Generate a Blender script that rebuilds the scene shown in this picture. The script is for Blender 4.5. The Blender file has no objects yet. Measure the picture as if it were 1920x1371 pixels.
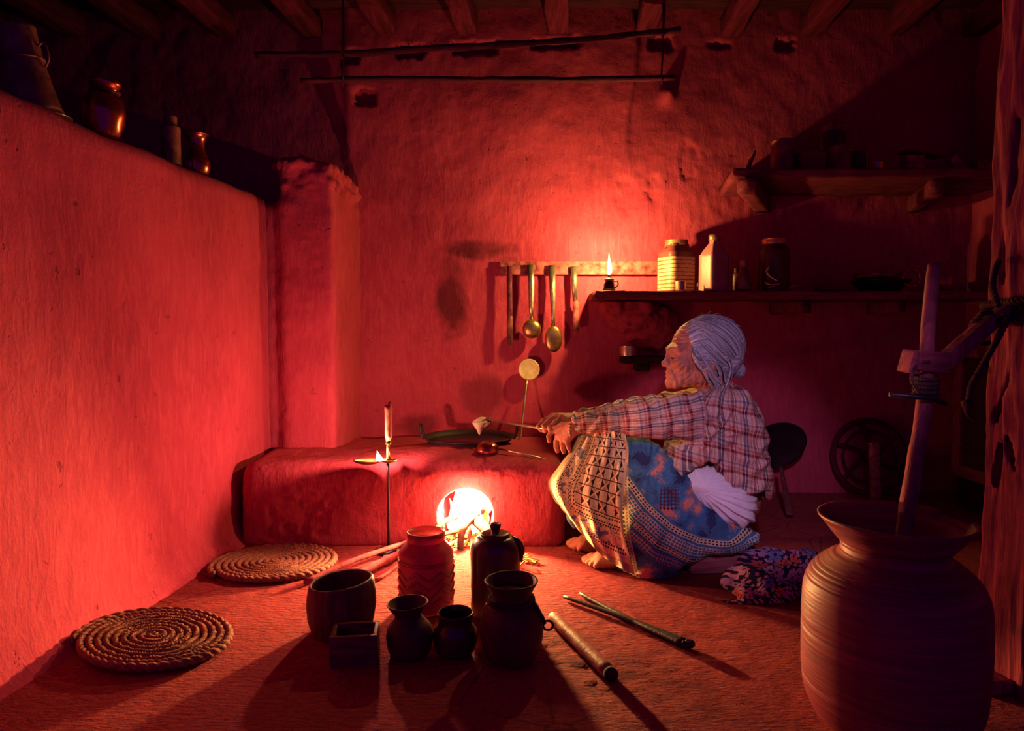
import bpy, bmesh, math, random
import numpy as np
from mathutils import Vector, Matrix, Euler
random.seed(7); rng = np.random.default_rng(7)
C = bpy.context.scene.collection
SC = bpy.context.scene
PI = math.pi
# ------------------------------------------------------------------ camera
H = 0.72; PITCH = math.atan(65.5/1280.0); FPX = 1280.0
cam_d = bpy.data.cameras.new('camera'); cam_d.sensor_width = 36; cam_d.lens = 36*FPX/1920
cam_d.clip_start = 0.02
cam = bpy.data.objects.new('camera', cam_d); C.objects.link(cam)
cam.location = (0, 0, H); cam.rotation_euler = (PI/2-PITCH, 0, 0)
SC.camera = cam
SC.view_settings.view_transform = 'Standard'; SC.view_settings.look = 'None'
SC.view_settings.exposure = 0; SC.view_settings.gamma = 1
def ray(px, py):
    x = (px-960)/FPX; y = -(py-685.5)/FPX
    c, s = math.cos(PITCH), math.sin(PITCH)
    return (x, c+y*s, -s+y*c)
def W(px, py, Y):
    d = ray(px, py); t = Y/d[1]
    return np.array([d[0]*t, Y, H+d[2]*t])
def FL(px, py, z=0.0):
    d = ray(px, py); t = (z-H)/d[2]
    return np.array([d[0]*t, d[1]*t, z])
# ------------------------------------------------------------------ noise
_perm = rng.permutation(256)
_vals = rng.random(256)*2-1
def vnoise(P, s=1.0, seed=0):
    p = np.asarray(P)*s + seed*17.3
    i = np.floor(p).astype(int); f = p-i; f = f*f*(3-2*f)
    def h(a, b, c): return _vals[_perm[(_perm[(_perm[a & 255]+b) & 255]+c) & 255]]
    x, y, z = i[..., 0], i[..., 1], i[..., 2]; fx, fy, fz = f[..., 0], f[..., 1], f[..., 2]
    r = 0
    for dx in (0, 1):
        for dy in (0, 1):
            for dz in (0, 1):
                w = (fx if dx else 1-fx)*(fy if dy else 1-fy)*(fz if dz else 1-fz)
                r = r + w*h(x+dx, y+dy, z+dz)
    return r
def fbm(P, s, o=3, seed=0):
    r = 0; a = 1.0
    for k in range(o):
        r = r + a*vnoise(P, s*2**k, seed+k); a *= .5
    return r
# ------------------------------------------------------------------ objects
def under(part, *names):
    """make the named sibling parts children of this part"""
    for o in list(part.parent.children):
        if o.name.split('.')[0] in names and o is not part: o.parent = part
def kid(root, name): return [o for o in root.children if o.name.split('.')[0] == name][0]
def tag(o, label=None, cat=None, group=None, kind=None):
    if label: o['label'] = label
    if cat: o['category'] = cat
    if group: o['group'] = group
    if kind: o['kind'] = kind
    return o
def thing(name, label, cat, loc=(0, 0, 0), rot=(0, 0, 0), group=None):
    o = bpy.data.objects.new(name, None); C.objects.link(o)
    o.location = Vector([float(v) for v in loc]); o.rotation_euler = rot
    o.empty_display_size = .05
    return tag(o, label, cat, group)
def mesh(name, V, F, mat, parent=None, smooth=True, world=True, attrs=None):
    """one mesh object; world=True: V are world coordinates and the parent's transform is taken off"""
    V = np.asarray(V, float)
    me = bpy.data.meshes.new(name)
    if world and parent is not None:
        M = np.array(Matrix.LocRotScale(parent.location, parent.rotation_euler, parent.scale).inverted())
        V = V @ M[:3, :3].T + M[:3, 3]
    org = np.zeros(3)
    if parent is None:
        org = np.array([(V[:, 0].min()+V[:, 0].max())/2, (V[:, 1].min()+V[:, 1].max())/2, V[:, 2].min()])
        V = V-org
    me.from_pydata([tuple(v) for v in V.tolist()], [], [tuple(int(i) for i in f) for f in F])
    if smooth: me.polygons.foreach_set('use_smooth', [True]*len(me.polygons))
    for k, a in (attrs or {}).items():
        a = np.asarray(a, np.float32)
        if a.shape[1] == 2: a = np.hstack([a, np.zeros((len(a), 1), np.float32)])
        at = me.attributes.new(k, 'FLOAT_VECTOR', 'POINT'); at.data.foreach_set('vector', a.ravel())
    if mat is not None: me.materials.append(mat)
    me.update(); me.validate()
    o = bpy.data.objects.new(name, me); C.objects.link(o)
    if parent is not None: o.parent = parent
    else: o.location = Vector(org.tolist())
    return o
def single(name, label, cat, VF, mat, group=None, **k):
    o = mesh(name, VF[0], VF[1], mat, None, **k); return tag(o, label, cat, group)
def struct(name, V, F, mat, **k):
    o = mesh(name, V, F, mat, None, **k); o['kind'] = 'structure'; return o
def dup(root, loc, rot=None, label=None, group=None):
    r = root.copy(); C.objects.link(r); r.location = Vector([float(v) for v in loc])
    if rot is not None: r.rotation_euler = rot
    if label: r['label'] = label
    if group: r['group'] = group
    for ch in list(root.children):
        c = ch.copy(); C.objects.link(c); c.parent = r
    return r
# ------------------------------------------------------------------ shapes (return V, F)
def join(*vfs):
    V = []; F = []; n = 0
    for v, f in vfs:
        V.append(np.asarray(v, float)); F += [tuple(i+n for i in q) for q in f]; n += len(v)
    return np.vstack(V), F
def tf(vf, loc=(0, 0, 0), rot=(0, 0, 0), sc=(1, 1, 1)):
    M = np.array(Matrix.LocRotScale(Vector([float(a) for a in loc]), Euler(rot), Vector(sc)))
    V = np.asarray(vf[0]) @ M[:3, :3].T + M[:3, 3]
    return V, vf[1]
def lathe(prof, seg=48, c=(0, 0, 0), wob=0, capb=True, sx=1, sy=1, seed=0):
    V = []; F = []; n = len(prof)
    for i, (r, z) in enumerate(prof):
        for j in range(seg):
            a = 2*PI*j/seg; rr = r*(1+wob*math.sin(2*a+seed+z*9)+wob*.6*math.sin(3*a+1+seed))
            V.append((c[0]+sx*rr*math.cos(a), c[1]+sy*rr*math.sin(a), c[2]+z))
    for i in range(n-1):
        for j in range(seg):
            k = (j+1) % seg
            F.append((i*seg+j, i*seg+k, (i+1)*seg+k, (i+1)*seg+j))
    if capb and prof[0][0] > 1e-6: F.append(tuple(reversed(range(seg))))
    if capb and prof[-1][0] > 1e-6: F.append(tuple(range((n-1)*seg, n*seg)))
    return np.array(V), F
def smoothprof(pts, n=6):
    """catmull-rom through profile points"""
    P = [np.array(p, float) for p in pts]; P = [2*P[0]-P[1]]+P+[2*P[-1]-P[-2]]; out = []
    for i in range(1, len(P)-2):
        for k in range(n):
            t = k/n; a, b, c, d = P[i-1:i+3]
            out.append(.5*((2*b)+(c-a)*t+(2*a-5*b+4*c-d)*t*t+(-a+3*b-3*c+d)*t**3))
    out.append(P[-2]); return out
def spline(pts, n=6): return np.array(smoothprof(pts, n))
def tube(pts, r, seg=8, caps=True, flat=1.0, up=(0, 0, 1)):
    P = np.asarray(pts, float); n = len(P)
    R = np.full(n, r, float) if np.isscalar(r) else np.asarray(r, float)
    T = np.gradient(P, axis=0); T /= np.linalg.norm(T, axis=1)[:, None]+1e-12
    u0 = np.array(up, float)
    if abs(T[0] @ u0) > .95: u0 = np.array([1., 0, 0])
    V = []; F = []; prev = u0
    for i in range(n):
        u = prev-T[i]*(prev @ T[i]); u /= np.linalg.norm(u)+1e-12; prev = u
        w = np.cross(T[i], u)
        for j in range(seg):
            a = 2*PI*j/seg
            V.append(P[i]+R[i]*(math.cos(a)*u*flat+math.sin(a)*w))
    for i in range(n-1):
        for j in range(seg):
            k = (j+1) % seg; F.append((i*seg+j, i*seg+k, (i+1)*seg+k, (i+1)*seg+j))
    if caps:
        F.append(tuple(reversed(range(seg)))); F.append(tuple(range((n-1)*seg, n*seg)))
    return np.array(V), F
def rope(pts, r=.006, n=200, twist=260., strands=3, seg=6):
    """twisted rope: helical strands along a spline"""
    P = spline(pts, max(2, n//(len(pts)-1))); T = np.gradient(P, axis=0)
    L = np.concatenate([[0], np.cumsum(np.linalg.norm(np.diff(P, axis=0), axis=1))])
    T /= np.linalg.norm(T, axis=1)[:, None]+1e-12
    u = np.array([.3, .5, .8]); U = []; 
    for t in T:
        u = u-t*(u @ t); u /= np.linalg.norm(u); U.append(u)
    U = np.array(U); Wv = np.cross(T, U); out = []
    for s in range(strands):
        a = L*twist+2*PI*s/strands
        out.append(tube(P+r*.55*(np.cos(a)[:, None]*U+np.sin(a)[:, None]*Wv), r*.62, seg))
    return join(*out)
def box(c, s, bev=.003, rot=(0, 0, 0), seg=2):
    bm = bmesh.new(); bmesh.ops.create_cube(bm, size=1)
    for v in bm.verts: v.co = Vector((v.co.x*s[0], v.co.y*s[1], v.co.z*s[2]))
    if bev: bmesh.ops.bevel(bm, geom=bm.edges[:], offset=min(bev, min(s)*.45), segments=seg, affect='EDGES', profile=.6)
    bm.verts.index_update(); V = np.array([v.co[:] for v in bm.verts]); F = [tuple(v.index for v in f.verts) for f in bm.faces]
    bm.free(); return tf((V, F), c, rot)
def plank(a, b, w, h, n=14, rough=.003, seed=0, up=(0, 0, 1)):
    """rough squared timber from a to b, w wide and h high"""
    a = np.array(a, float); b = np.array(b, float); T = (b-a); L = np.linalg.norm(T); T /= L
    u = np.array(up, float); u = u-T*(u @ T); u /= np.linalg.norm(u); s = np.cross(T, u)
    ring = []
    m = 4; q = .86
    prof = [(-1, -q), (-q, -1), (-.3, -1.0), (.3, -1.0), (q, -1), (1, -q), (1, -.3), (1, .3), (1, q), (q, 1), (.3, 1), (-.3, 1), (-q, 1), (-1, q), (-1, .3), (-1, -.3)]
    V = []; F = []; k = len(prof)
    for i in range(n+1):
        c = a+T*L*i/n
        for (x, y) in prof: V.append(c+s*x*w/2+u*y*h/2)
    V = np.array(V)
    V += rough*np.stack([vnoise(V*[1, 1, 1], 1/.05, seed+q2) for q2 in (1, 5, 9)], -1)
    for i in range(n):
        for j in range(k):
            l = (j+1) % k; F.append((i*k+j, i*k+l, (i+1)*k+l, (i+1)*k+j))
    F.append(tuple(reversed(range(k)))); F.append(tuple(range(n*k, (n+1)*k)))
    return V, F
def sphere(c, r, seg=16, rings=10):
    r3 = (r, r, r) if np.isscalar(r) else r
    V, F = lathe([(max(1e-4, math.sin(PI*i/rings)), -math.cos(PI*i/rings)) for i in range(rings+1)], seg)
    return V*np.array(r3)+np.array(c), F
def grid(nu, nv, fn):
    V = [fn(i/nu, j/nv) for j in range(nv+1) for i in range(nu+1)]
    F = [(j*(nu+1)+i, j*(nu+1)+i+1, (j+1)*(nu+1)+i+1, (j+1)*(nu+1)+i) for j in range(nv) for i in range(nu)]
    return np.array(V), F
def vnormals(V, F):
    V = np.asarray(V); N = np.zeros_like(V)
    Q = np.array([f if len(f) == 4 else (list(f)+[f[-1]])[:4] for f in F])
    n = np.cross(V[Q[:, 2]]-V[Q[:, 0]], V[Q[:, 3]]-V[Q[:, 1]])
    for k in range(4): np.add.at(N, Q[:, k], n)
    return N/(np.linalg.norm(N, axis=1)[:, None]+1e-12)
def disp(vf, fn):
    V, F = vf; N = vnormals(V, F); return V+N*fn(V)[:, None], F
def roughen(vf, amp, s, o=3, seed=0): return disp(vf, lambda V: amp*fbm(V, s, o, seed))
def torus_pts(c, r, n=32, ax=2, a0=0, a1=2*PI, rz=None):
    A = np.linspace(a0, a1, n); P = np.zeros((n, 3)); i, j = [(1, 2), (0, 2), (0, 1)][ax]
    P[:, i] = r*np.cos(A); P[:, j] = (rz or r)*np.sin(A); return P+np.array(c)
# ------------------------------------------------------------------ signed distance volumes
def smin(a, b, k):
    if k <= 0: return np.minimum(a, b)
    h = np.maximum(k-np.abs(a-b), 0)/k; return np.minimum(a, b)-h*h*k*.25
class Vol:
    def __init__(s, lo, hi, h):
        s.lo = np.array(lo, float); s.h = h
        s.n = np.ceil((np.array(hi)-s.lo)/h).astype(int)+1
        s.ax = [(s.lo[i]+h*np.arange(s.n[i])).astype(np.float32) for i in range(3)]
        s.D = np.full(s.n, .06, np.float32)
    def blk(s, lo, hi, m):
        sl = []
        for i in range(3):
            a = int(max(0, math.floor((lo[i]-m-s.lo[i])/s.h))); b = int(min(s.n[i], math.ceil((hi[i]+m-s.lo[i])/s.h)+1))
            if b <= a: return None, None
            sl.append(slice(a, b))
        x = s.ax[0][sl[0]][:, None, None]; y = s.ax[1][sl[1]][None, :, None]; z = s.ax[2][sl[2]][None, None, :]
        return tuple(sl), (x, y, z)
    def add(s, prim, k=.01):
        fn, lo, hi = prim; sl, p = s.blk(lo, hi, k+.02)
        if sl is not None: s.D[sl] = smin(s.D[sl], fn(*p), k)
    def cut(s, prim, k=.005):
        fn, lo, hi = prim; sl, p = s.blk(lo, hi, k+.01)
        if sl is not None: s.D[sl] = -smin(-s.D[sl], fn(*p), k)
    def mesh(s):
        D = s.D; I = D < 0
        D[0] = .06; D[-1] = .06; D[:, 0] = .06; D[:, -1] = .06; D[:, :, 0] = .06; D[:, :, -1] = .06; I = D < 0
        c = [I[a:I.shape[0]-1+a, b:I.shape[1]-1+b, d:I.shape[2]-1+d] for a in (0, 1) for b in (0, 1) for d in (0, 1)]
        anyi = c[0].copy(); alli = c[0].copy()
        for q in c[1:]: anyi |= q; alli &= q
        cells = np.argwhere(anyi & ~alli); idx = -np.ones(anyi.shape, np.int32); idx[tuple(cells.T)] = np.arange(len(cells))
        pos = np.zeros((len(cells), 3)); cnt = np.zeros(len(cells))
        cor = [(a, b, d) for a in (0, 1) for b in (0, 1) for d in (0, 1)]
        for a in cor:
            for ax in range(3):
                if a[ax]: continue
                b = list(a); b[ax] = 1
                va = D[tuple((cells+np.array(a)).T)]; vb = D[tuple((cells+np.array(b)).T)]
                m = (va < 0) != (vb < 0); t = np.where(m, va/np.where(va == vb, 1, va-vb), 0)
                p = np.array(a)+np.zeros((len(cells), 3)); p[:, ax] += t
                pos[m] += p[m]; cnt[m] += 1
        V = s.lo+(cells+pos/cnt[:, None])*s.h; F = []
        for ax in range(3):
            o = [i for i in range(3) if i != ax]
            sa = [slice(None)]*3; sb = [slice(None)]*3; sa[ax] = slice(0, -1); sb[ax] = slice(1, None)
            A = I[tuple(sa)]; B = I[tuple(sb)]; E = np.argwhere(A != B)
            E = E[(E[:, o[0]] > 0) & (E[:, o[1]] > 0)]
            q = []
            for (d0, d1) in ((-1, -1), (0, -1), (0, 0), (-1, 0)):
                e = E.copy(); e[:, o[0]] += d0; e[:, o[1]] += d1; q.append(idx[tuple(e.T)])
            q = np.stack(q, 1); flip = A[tuple(E.T)]
            if ax == 1: flip = ~flip
            q[~flip] = q[~flip][:, ::-1]; F.append(q)
        F = np.vstack(F); F = F[(F >= 0).all(1)]
        return V, F.tolist()
def cap(a, b, ra, rb=None):
    a = np.array(a, float); b = np.array(b, float); rb = ra if rb is None else rb; d = b-a; L = d @ d
    def fn(x, y, z):
        px, py, pz = x-a[0], y-a[1], z-a[2]
        t = np.clip((px*d[0]+py*d[1]+pz*d[2])/L, 0, 1)
        return np.sqrt((px-t*d[0])**2+(py-t*d[1])**2+(pz-t*d[2])**2)-(ra+(rb-ra)*t)
    r = max(ra, rb); return fn, np.minimum(a, b)-r, np.maximum(a, b)+r
def ell(c, r, rot=None):
    c = np.array(c, float); r = np.array(r, float); R = np.array(Euler(rot).to_matrix()) if rot else None
    def fn(x, y, z):
        p = [x-c[0], y-c[1], z-c[2]]
        if R is not None: p = [R[0, i]*p[0]+R[1, i]*p[1]+R[2, i]*p[2] for i in range(3)]
        k0 = np.sqrt((p[0]/r[0])**2+(p[1]/r[1])**2+(p[2]/r[2])**2)
        k1 = np.sqrt((p[0]/r[0]**2)**2+(p[1]/r[1]**2)**2+(p[2]/r[2]**2)**2)+1e-9
        return k0*(k0-1)/k1
    m = r if R is None else np.full(3, r.max()); return fn, c-m, c+m
def rbox(c, s, rr):
    c = np.array(c, float); s = np.array(s, float)/2
    def fn(x, y, z):
        q = [np.abs(v-cc)-(ss-rr) for v, cc, ss in zip((x, y, z), c, s)]
        o = np.sqrt(sum(np.maximum(v, 0)**2 for v in q)); i = np.minimum(np.maximum(np.maximum(q[0]+0*o, q[1]), q[2]), 0)
        return o+i-rr
    return fn, c-s, c+s
def prism(pix, Y, yc, hw, rr):
    """rounded body: outline given in the picture at depth Y, thickness 2*hw about yc"""
    P = np.array([W(a, b, Y)[[0, 2]] for a, b in pix]); n = len(P)
    def fn(x, y, z):
        X, Z = np.broadcast_arrays(x[:, :, 0], z[:, 0, :])
        d = np.full(X.shape, 1e9); s = np.zeros(X.shape, bool)
        for i in range(n):
            a = P[i]; b = P[i-1]; e = b-a; wx, wz = X-a[0], Z-a[1]
            t = np.clip((wx*e[0]+wz*e[1])/(e @ e), 0, 1)
            d = np.minimum(d, (wx-e[0]*t)**2+(wz-e[1]*t)**2)
            c1 = (a[1] > Z) != (b[1] > Z)
            with np.errstate(divide='ignore', invalid='ignore'):
                xi = a[0]+(Z-a[1])*(b[0]-a[0])/(b[1]-a[1]+1e-12)
            s ^= c1 & (X < xi)
        d2 = (np.sqrt(d)*np.where(s, -1, 1))[:, None, :]
        qy = np.abs(y-yc)-(hw-rr); qx = d2+rr
        return np.sqrt(np.maximum(qx, 0)**2+np.maximum(qy, 0)**2)+np.minimum(np.maximum(qx, qy), 0)-rr
    return fn, np.array([P[:, 0].min(), yc-hw, P[:, 1].min()]), np.array([P[:, 0].max(), yc+hw, P[:, 1].max()])
# ------------------------------------------------------------------ materials
class NT:
    def __init__(s, name):
        s.m = bpy.data.materials.new(name); s.m.use_nodes = True; s.t = s.m.node_tree; s.b = s.t.nodes['Principled BSDF']
        s.b.inputs['Roughness'].default_value = .8
    def n(s, k, **p):
        x = s.t.nodes.new(k)
        for a, b in p.items(): setattr(x, a, b)
        return x
    def l(s, a, b): s.t.links.new(a, b)
    def setin(s, sock, v):
        if isinstance(v, bpy.types.NodeSocket): s.l(v, sock)
        elif isinstance(v, (tuple, list)) and len(v) == 3 and sock.type == 'RGBA': sock.default_value = (*v, 1)
        else: sock.default_value = v
    def co(s, sc=(1, 1, 1), kind='Object', rot=(0, 0, 0)):
        c = s.n('ShaderNodeTexCoord').outputs[kind] if kind != 'W' else s.n('ShaderNodeNewGeometry').outputs['Position']
        mp = s.n('ShaderNodeMapping'); s.l(c, mp.inputs[0]); mp.inputs['Scale'].default_value = sc; mp.inputs['Rotation'].default_value = rot
        return mp.outputs[0]
    def attr(s, a): return s.n('ShaderNodeAttribute', attribute_name=a).outputs['Vector']
    def noise(s, v, scale=5, det=4, rough=.55, dist=0.):
        x = s.n('ShaderNodeTexNoise'); s.l(v, x.inputs['Vector']); x.inputs['Scale'].default_value = scale
        x.inputs['Detail'].default_value = det; x.inputs['Roughness'].default_value = rough; x.inputs['Distortion'].default_value = dist
        return x.outputs['Fac']
    def vor(s, v, scale=5, out='Distance', feat='F1', rand=1.):
        x = s.n('ShaderNodeTexVoronoi', feature=feat); s.l(v, x.inputs['Vector']); x.inputs['Scale'].default_value = scale
        x.inputs['Randomness'].default_value = rand; return x.outputs[out]
    def ramp(s, f, stops, interp='LINEAR'):
        x = s.n('ShaderNodeValToRGB'); s.l(f, x.inputs[0]); cr = x.color_ramp; cr.interpolation = interp
        while len(cr.elements) < len(stops): cr.elements.new(.5)
        for e, (p, c) in zip(cr.elements, stops):
            e.position = p; e.color = (*c, 1) if isinstance(c, tuple) else (c, c, c, 1)
        return x.outputs[0]
    def mix(s, f, a, b, mode='MIX'):
        x = s.n('ShaderNodeMix', data_type='RGBA', blend_type=mode); s.setin(x.inputs[0], f); s.setin(x.inputs[6], a); s.setin(x.inputs[7], b)
        return x.outputs[2]
    def M(s, op, a, b=0., c=0.):
        x = s.n('ShaderNodeMath', operation=op); s.setin(x.inputs[0], a); s.setin(x.inputs[1], b)
        if op in ('MULTIPLY_ADD', 'WRAP', 'COMPARE', 'SMOOTH_MIN'): s.setin(x.inputs[2], c)
        return x.outputs[0]
    def xyz(s, v):
        x = s.n('ShaderNodeSeparateXYZ'); s.l(v, x.inputs[0]); return x.outputs
    def comb(s, a, b, c=0.):
        x = s.n('ShaderNodeCombineXYZ'); s.setin(x.inputs[0], a); s.setin(x.inputs[1], b); s.setin(x.inputs[2], c); return x.outputs[0]
    def bump(s, h, st=.3, d=.01, prev=None):
        x = s.n('ShaderNodeBump'); x.inputs['Strength'].default_value = st; x.inputs['Distance'].default_value = d; s.l(h, x.inputs['Height'])
        if prev is not None: s.l(prev, x.inputs['Normal'])
        return x.outputs[0]
    def out(s, col=None, rough=None, metal=None, nrm=None, **k):
        for nm, v in (('Base Color', col), ('Roughness', rough), ('Metallic', metal), ('Normal', nrm)):
            if v is not None: s.setin(s.b.inputs[nm], v)
        for nm, v in k.items(): s.setin(s.b.inputs[nm.replace('_', ' ')], v)
        return s.m
def basic(name, c1, c2=None, rough=.7, metal=0., ns=30, stretch=(1, 1, 1), bump=.3, bd=.003, bs=120, rot=(0, 0, 0), **k):
    t = NT(name); v = t.co(stretch, rot=rot); c2 = c2 or tuple(x*.6 for x in c1)
    if not any(w in name for w in ('cotton', 'batter', 'steel', 'brass', 'straw')): c1, c2 = (c1[0], c1[1]*.72, c1[2]*1.05), (c2[0], c2[1]*.72, c2[2]*1.05)
    col = t.ramp(t.noise(v, ns, 5, .6), [(.32, c2), (.68, c1)])
    if metal < .3 and rough > .42: k.setdefault('Specular_IOR_Level', .18)
    return t.out(col, rough, metal, t.bump(t.noise(v, bs, 4, .6), bump, bd), **k)
def mud(name, c1, c2, c3, kind='wall'):
    t = NT(name); v = t.co(kind='W')
    big = t.noise(v, 2.2, 3, .5); col = t.ramp(big, [(.3, c2), (.7, c1)])
    br = t.noise(t.co((14, 14, 3.0), kind='W', rot=(.2, .5, .3)), 3.5, 5, .6, 1.2)
    col = t.mix(t.M('MULTIPLY', t.ramp(br, [(.42, 0.), (.7, 1.)]), .45), col, c3)
    pit = t.noise(v, 26, 3, .6); pitm = t.ramp(pit, [(.68, 0.), (.74, 1.)])
    col = t.mix(t.M('MULTIPLY', pitm, .5), col, tuple(x*.35 for x in c2))
    fine = t.noise(v, 90, 5, .65)
    hgt = t.M('ADD', t.M('MULTIPLY', fine, .5), t.M('MULTIPLY', br, .6))
    hgt = t.M('SUBTRACT', hgt, t.M('MULTIPLY', pitm, .5))
    n1 = t.bump(hgt, .55 if kind == 'wall' else .8, .008 if kind == 'wall' else .012)
    return t, col, n1
# ================================================================== ROOM
t, col, n1 = mud('mud_wall', (.47, .048, .098), (.35, .031, .072), (.58, .085, .13)); M_WALL = t.out(col, .85, 0, n1, Specular_IOR_Level=.1)
# back wall: same mud with soot smears where smoke licked it, and lamp falloff painted into its top
t, col, n1 = mud('mud_wall_sooty_shaded', (.47, .048, .098), (.35, .031, .072), (.58, .085, .13))
pos = t.co(kind='W')
dn = t.noise(pos, 5, 4, .6)
def soot(px, py, sx, sz, Y=3.0, s=.8):
    c = W(px, py, Y); q = t.n('ShaderNodeVectorMath', operation='SUBTRACT'); t.l(pos, q.inputs[0]); q.inputs[1].default_value = (c[0], Y, c[2])
    x = t.xyz(q.outputs[0]); d = t.M('ADD', t.M('POWER', t.M('ABSOLUTE', t.M('DIVIDE', x[0], sx)), 2.), t.M('POWER', t.M('ABSOLUTE', t.M('DIVIDE', x[2], sz)), 2.))
    d = t.M('ADD', d, t.M('MULTIPLY', t.M('SUBTRACT', dn, .5), 3.2)); return t.M('MULTIPLY', t.ramp(d, [(.25, 1.), (1., 0.)]), s)
f = t.M('MAXIMUM', soot(905, 470, .17, .05), soot(850, 560, .08, .2)); f = t.M('MAXIMUM', f, soot(780, 800, .12, .07, s=.6))
f = t.M('MAXIMUM', f, soot(900, 740, .12, .1, s=.45))
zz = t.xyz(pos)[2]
x = t.n('ShaderNodeMapRange'); t.l(t.M('ADD', zz, t.M('MULTIPLY', t.M('SUBTRACT', t.noise(pos, 2.6, 4, .6), .5), 1.2)), x.inputs[0]); x.inputs[1].default_value = 1.35; x.inputs[2].default_value = 2.0; x.inputs[3].default_value = 0.; x.inputs[4].default_value = .62  # soot tint painted darker towards the ceiling, also standing for the lamp's falloff
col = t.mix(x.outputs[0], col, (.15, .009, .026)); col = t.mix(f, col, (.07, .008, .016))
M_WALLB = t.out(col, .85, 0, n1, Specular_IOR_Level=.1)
t, col, n1 = mud('mud_floor', (.58, .082, .100), (.38, .040, .064), (.70, .15, .14), 'floor')
v = t.co(kind='W'); cr = t.vor(v, 5.5, 'Distance', 'DISTANCE_TO_EDGE'); pt = t.ramp(t.noise(v, 1.3, 2, .5), [(.5, 0.), (.62, 1.)])
cm = t.M('MULTIPLY', t.ramp(cr, [(.0, 1.), (.025, 0.)]), pt)
col = t.mix(t.M('MULTIPLY', cm, .7), col, (.08, .02, .02))
nn = t.bump(t.noise(t.co((9, 26, 9), kind='W'), 4.2, 5, .65), 1., .045, n1)
M_FLOOR = t.out(col, .85, 0, nn, Specular_IOR_Level=.08)
t, col, n1 = mud('mud_stove', (.42, .046, .085), (.30, .027, .06), (.52, .075, .11)); M_STOVE = t.out(col, .85, 0, n1, Specular_IOR_Level=.1)
def wood(name, c1, c2, stretch=(3, 40, 40), rough=.75, bump=.5):
    c1, c2 = (c1[0], c1[1]*.42, c1[2]*1.1), (c2[0], c2[1]*.4, c2[2]*1.1)
    t = NT(name); v = t.co(stretch); g = t.noise(v, 1.6, 6, .65, .6); v2 = t.co()
    col = t.ramp(g, [(.3, c2), (.7, c1)]); col = t.mix(t.M('MULTIPLY', t.ramp(t.noise(v2, 14, 4), [(.5, 0.), (.8, 1.)]), .5), col, tuple(x*.35 for x in c2))
    return t.out(col, rough, 0, t.bump(g, bump, .006), Specular_IOR_Level=.07)
M_BEAM = wood('smoked_beam_wood', (.15, .030, .035), (.05, .010, .014), (40, 3, 40))
M_PLANKC = wood('smoked_plank_wood', (.07, .028, .022), (.025, .01, .01), (3, 40, 40))
M_POLE = wood('blackened_pole_wood', (.10, .035, .03), (.03, .012, .012), (3, 40, 40), .6)
M_SHELF = wood('shelf_wood', (.26, .09, .06), (.10, .03, .025), (4, 40, 40))
M_POST = wood('post_wood', (.40, .15, .09), (.10, .03, .028), (40, 40, 2.2), .75, .9)
M_STICK = wood('worn_stick_wood', (.30, .12, .07), (.10, .035, .03), (40, 40, 3), .5)
M_LOG = wood('firewood', (.40, .18, .10), (.14, .05, .035), (20, 20, 20))
M_CHAR = basic('charred_wood', (.05, .02, .015), (.01, .006, .006), .9, ns=60)

# floor
def ff(u, v):
    x = -2.7+4.9*u; y = .25+4.2*v; return (x, y, 0)
V, F = grid(380, 330, ff)
V[:, 2] = .006*fbm(V, 3, 2, 3)+.0025*fbm(V, 28, 3, 5)
pa = np.exp(-(((V[:, 0]+.42)/.22)**2+((V[:, 1]-1.78)/.2)**2)); V[:, 2] += pa*.006*fbm(V*[1, 1.6, 1], 45, 3, 9)
pb = np.exp(-(((V[:, 0]-.15)/.35)**2+((V[:, 1]-1.5)/.25)**2)); V[:, 2] += pb*.005*fbm(V*[1, 1.8, 1], 36, 3, 11)
V[:, 2] = np.minimum(V[:, 2]*.6-.0005, .0012); V[:, 2] = np.maximum(V[:, 2], -.006)
struct('floor', V, F, M_FLOOR)
# back wall
WX0, WX1, WT = -2.7, 2.05, 2.16
def fb(u, v): return (WX0+(WX1-WX0)*u, 3.0, WT*v)
V, F = grid(430, 216, fb)
X, Z = V[:, 0], V[:, 2]
sm = lambda a, b, x: np.clip((x-a)/(b-a), 0, 1)**2*(3-2*np.clip((x-a)/(b-a), 0, 1))
bul = sm(-.74, -.70, X)*(1-sm(.505, .535, X+.02*np.sin(Z*9)))*sm(1.35, 1.75, Z)
V[:, 1] -= .035*bul+.012*fbm(V, 2.2, 3, 2)+.0035*fbm(V, 14, 3, 4)+.0015*fbm(V, 60, 2, 8)
rg = np.exp(-(((X-1.15)/.5)**2+((Z-1.2)/.18)**2)); V[:, 1] -= .004*rg*fbm(V*[1, 1, .5], 40, 3, 6)
for (x0, y0, x1, y1, dp) in ((742, 90, 800, 112, .06), (850, 84, 932, 106, .06), (996, 82, 1080, 99, .06), (640, 98, 676, 122, .06), (668, 172, 706, 200, .05), (1215, 70, 1262, 92, .05), (1330, 78, 1372, 88, .04), (1455, 72, 1490, 92, .05)):
    a = W(x0, y1, 3.0); b = W(x1, y0, 3.0); jj = .012*vnoise(V, 60, 3)
    m = sm(a[0]-.004, a[0]+.008, X+jj)*(1-sm(b[0]-.008, b[0]+.004, X+jj))*sm(a[2]-.004, a[2]+.008, Z+jj)*(1-sm(b[2]-.008, b[2]+.004, Z+jj)); V[:, 1] += dp*m
for (px, py, r) in ((1172, 370, .05), (1225, 350, .03), (1290, 300, .05)):
    c = W(px, py, 3.0); d = np.hypot(X-c[0], (Z-c[2])*.6)+.02*fbm(V, 25, 3, 5); V[:, 1] += .008*(1-sm(r*.8, r, d))
c = W(1250, 180, 3.0); V[:, 1] -= .05*np.exp(-(((X-c[0])/.03)**2+((Z-c[2])/.035)**2))
F = [f[::-1] for f in F]
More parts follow.
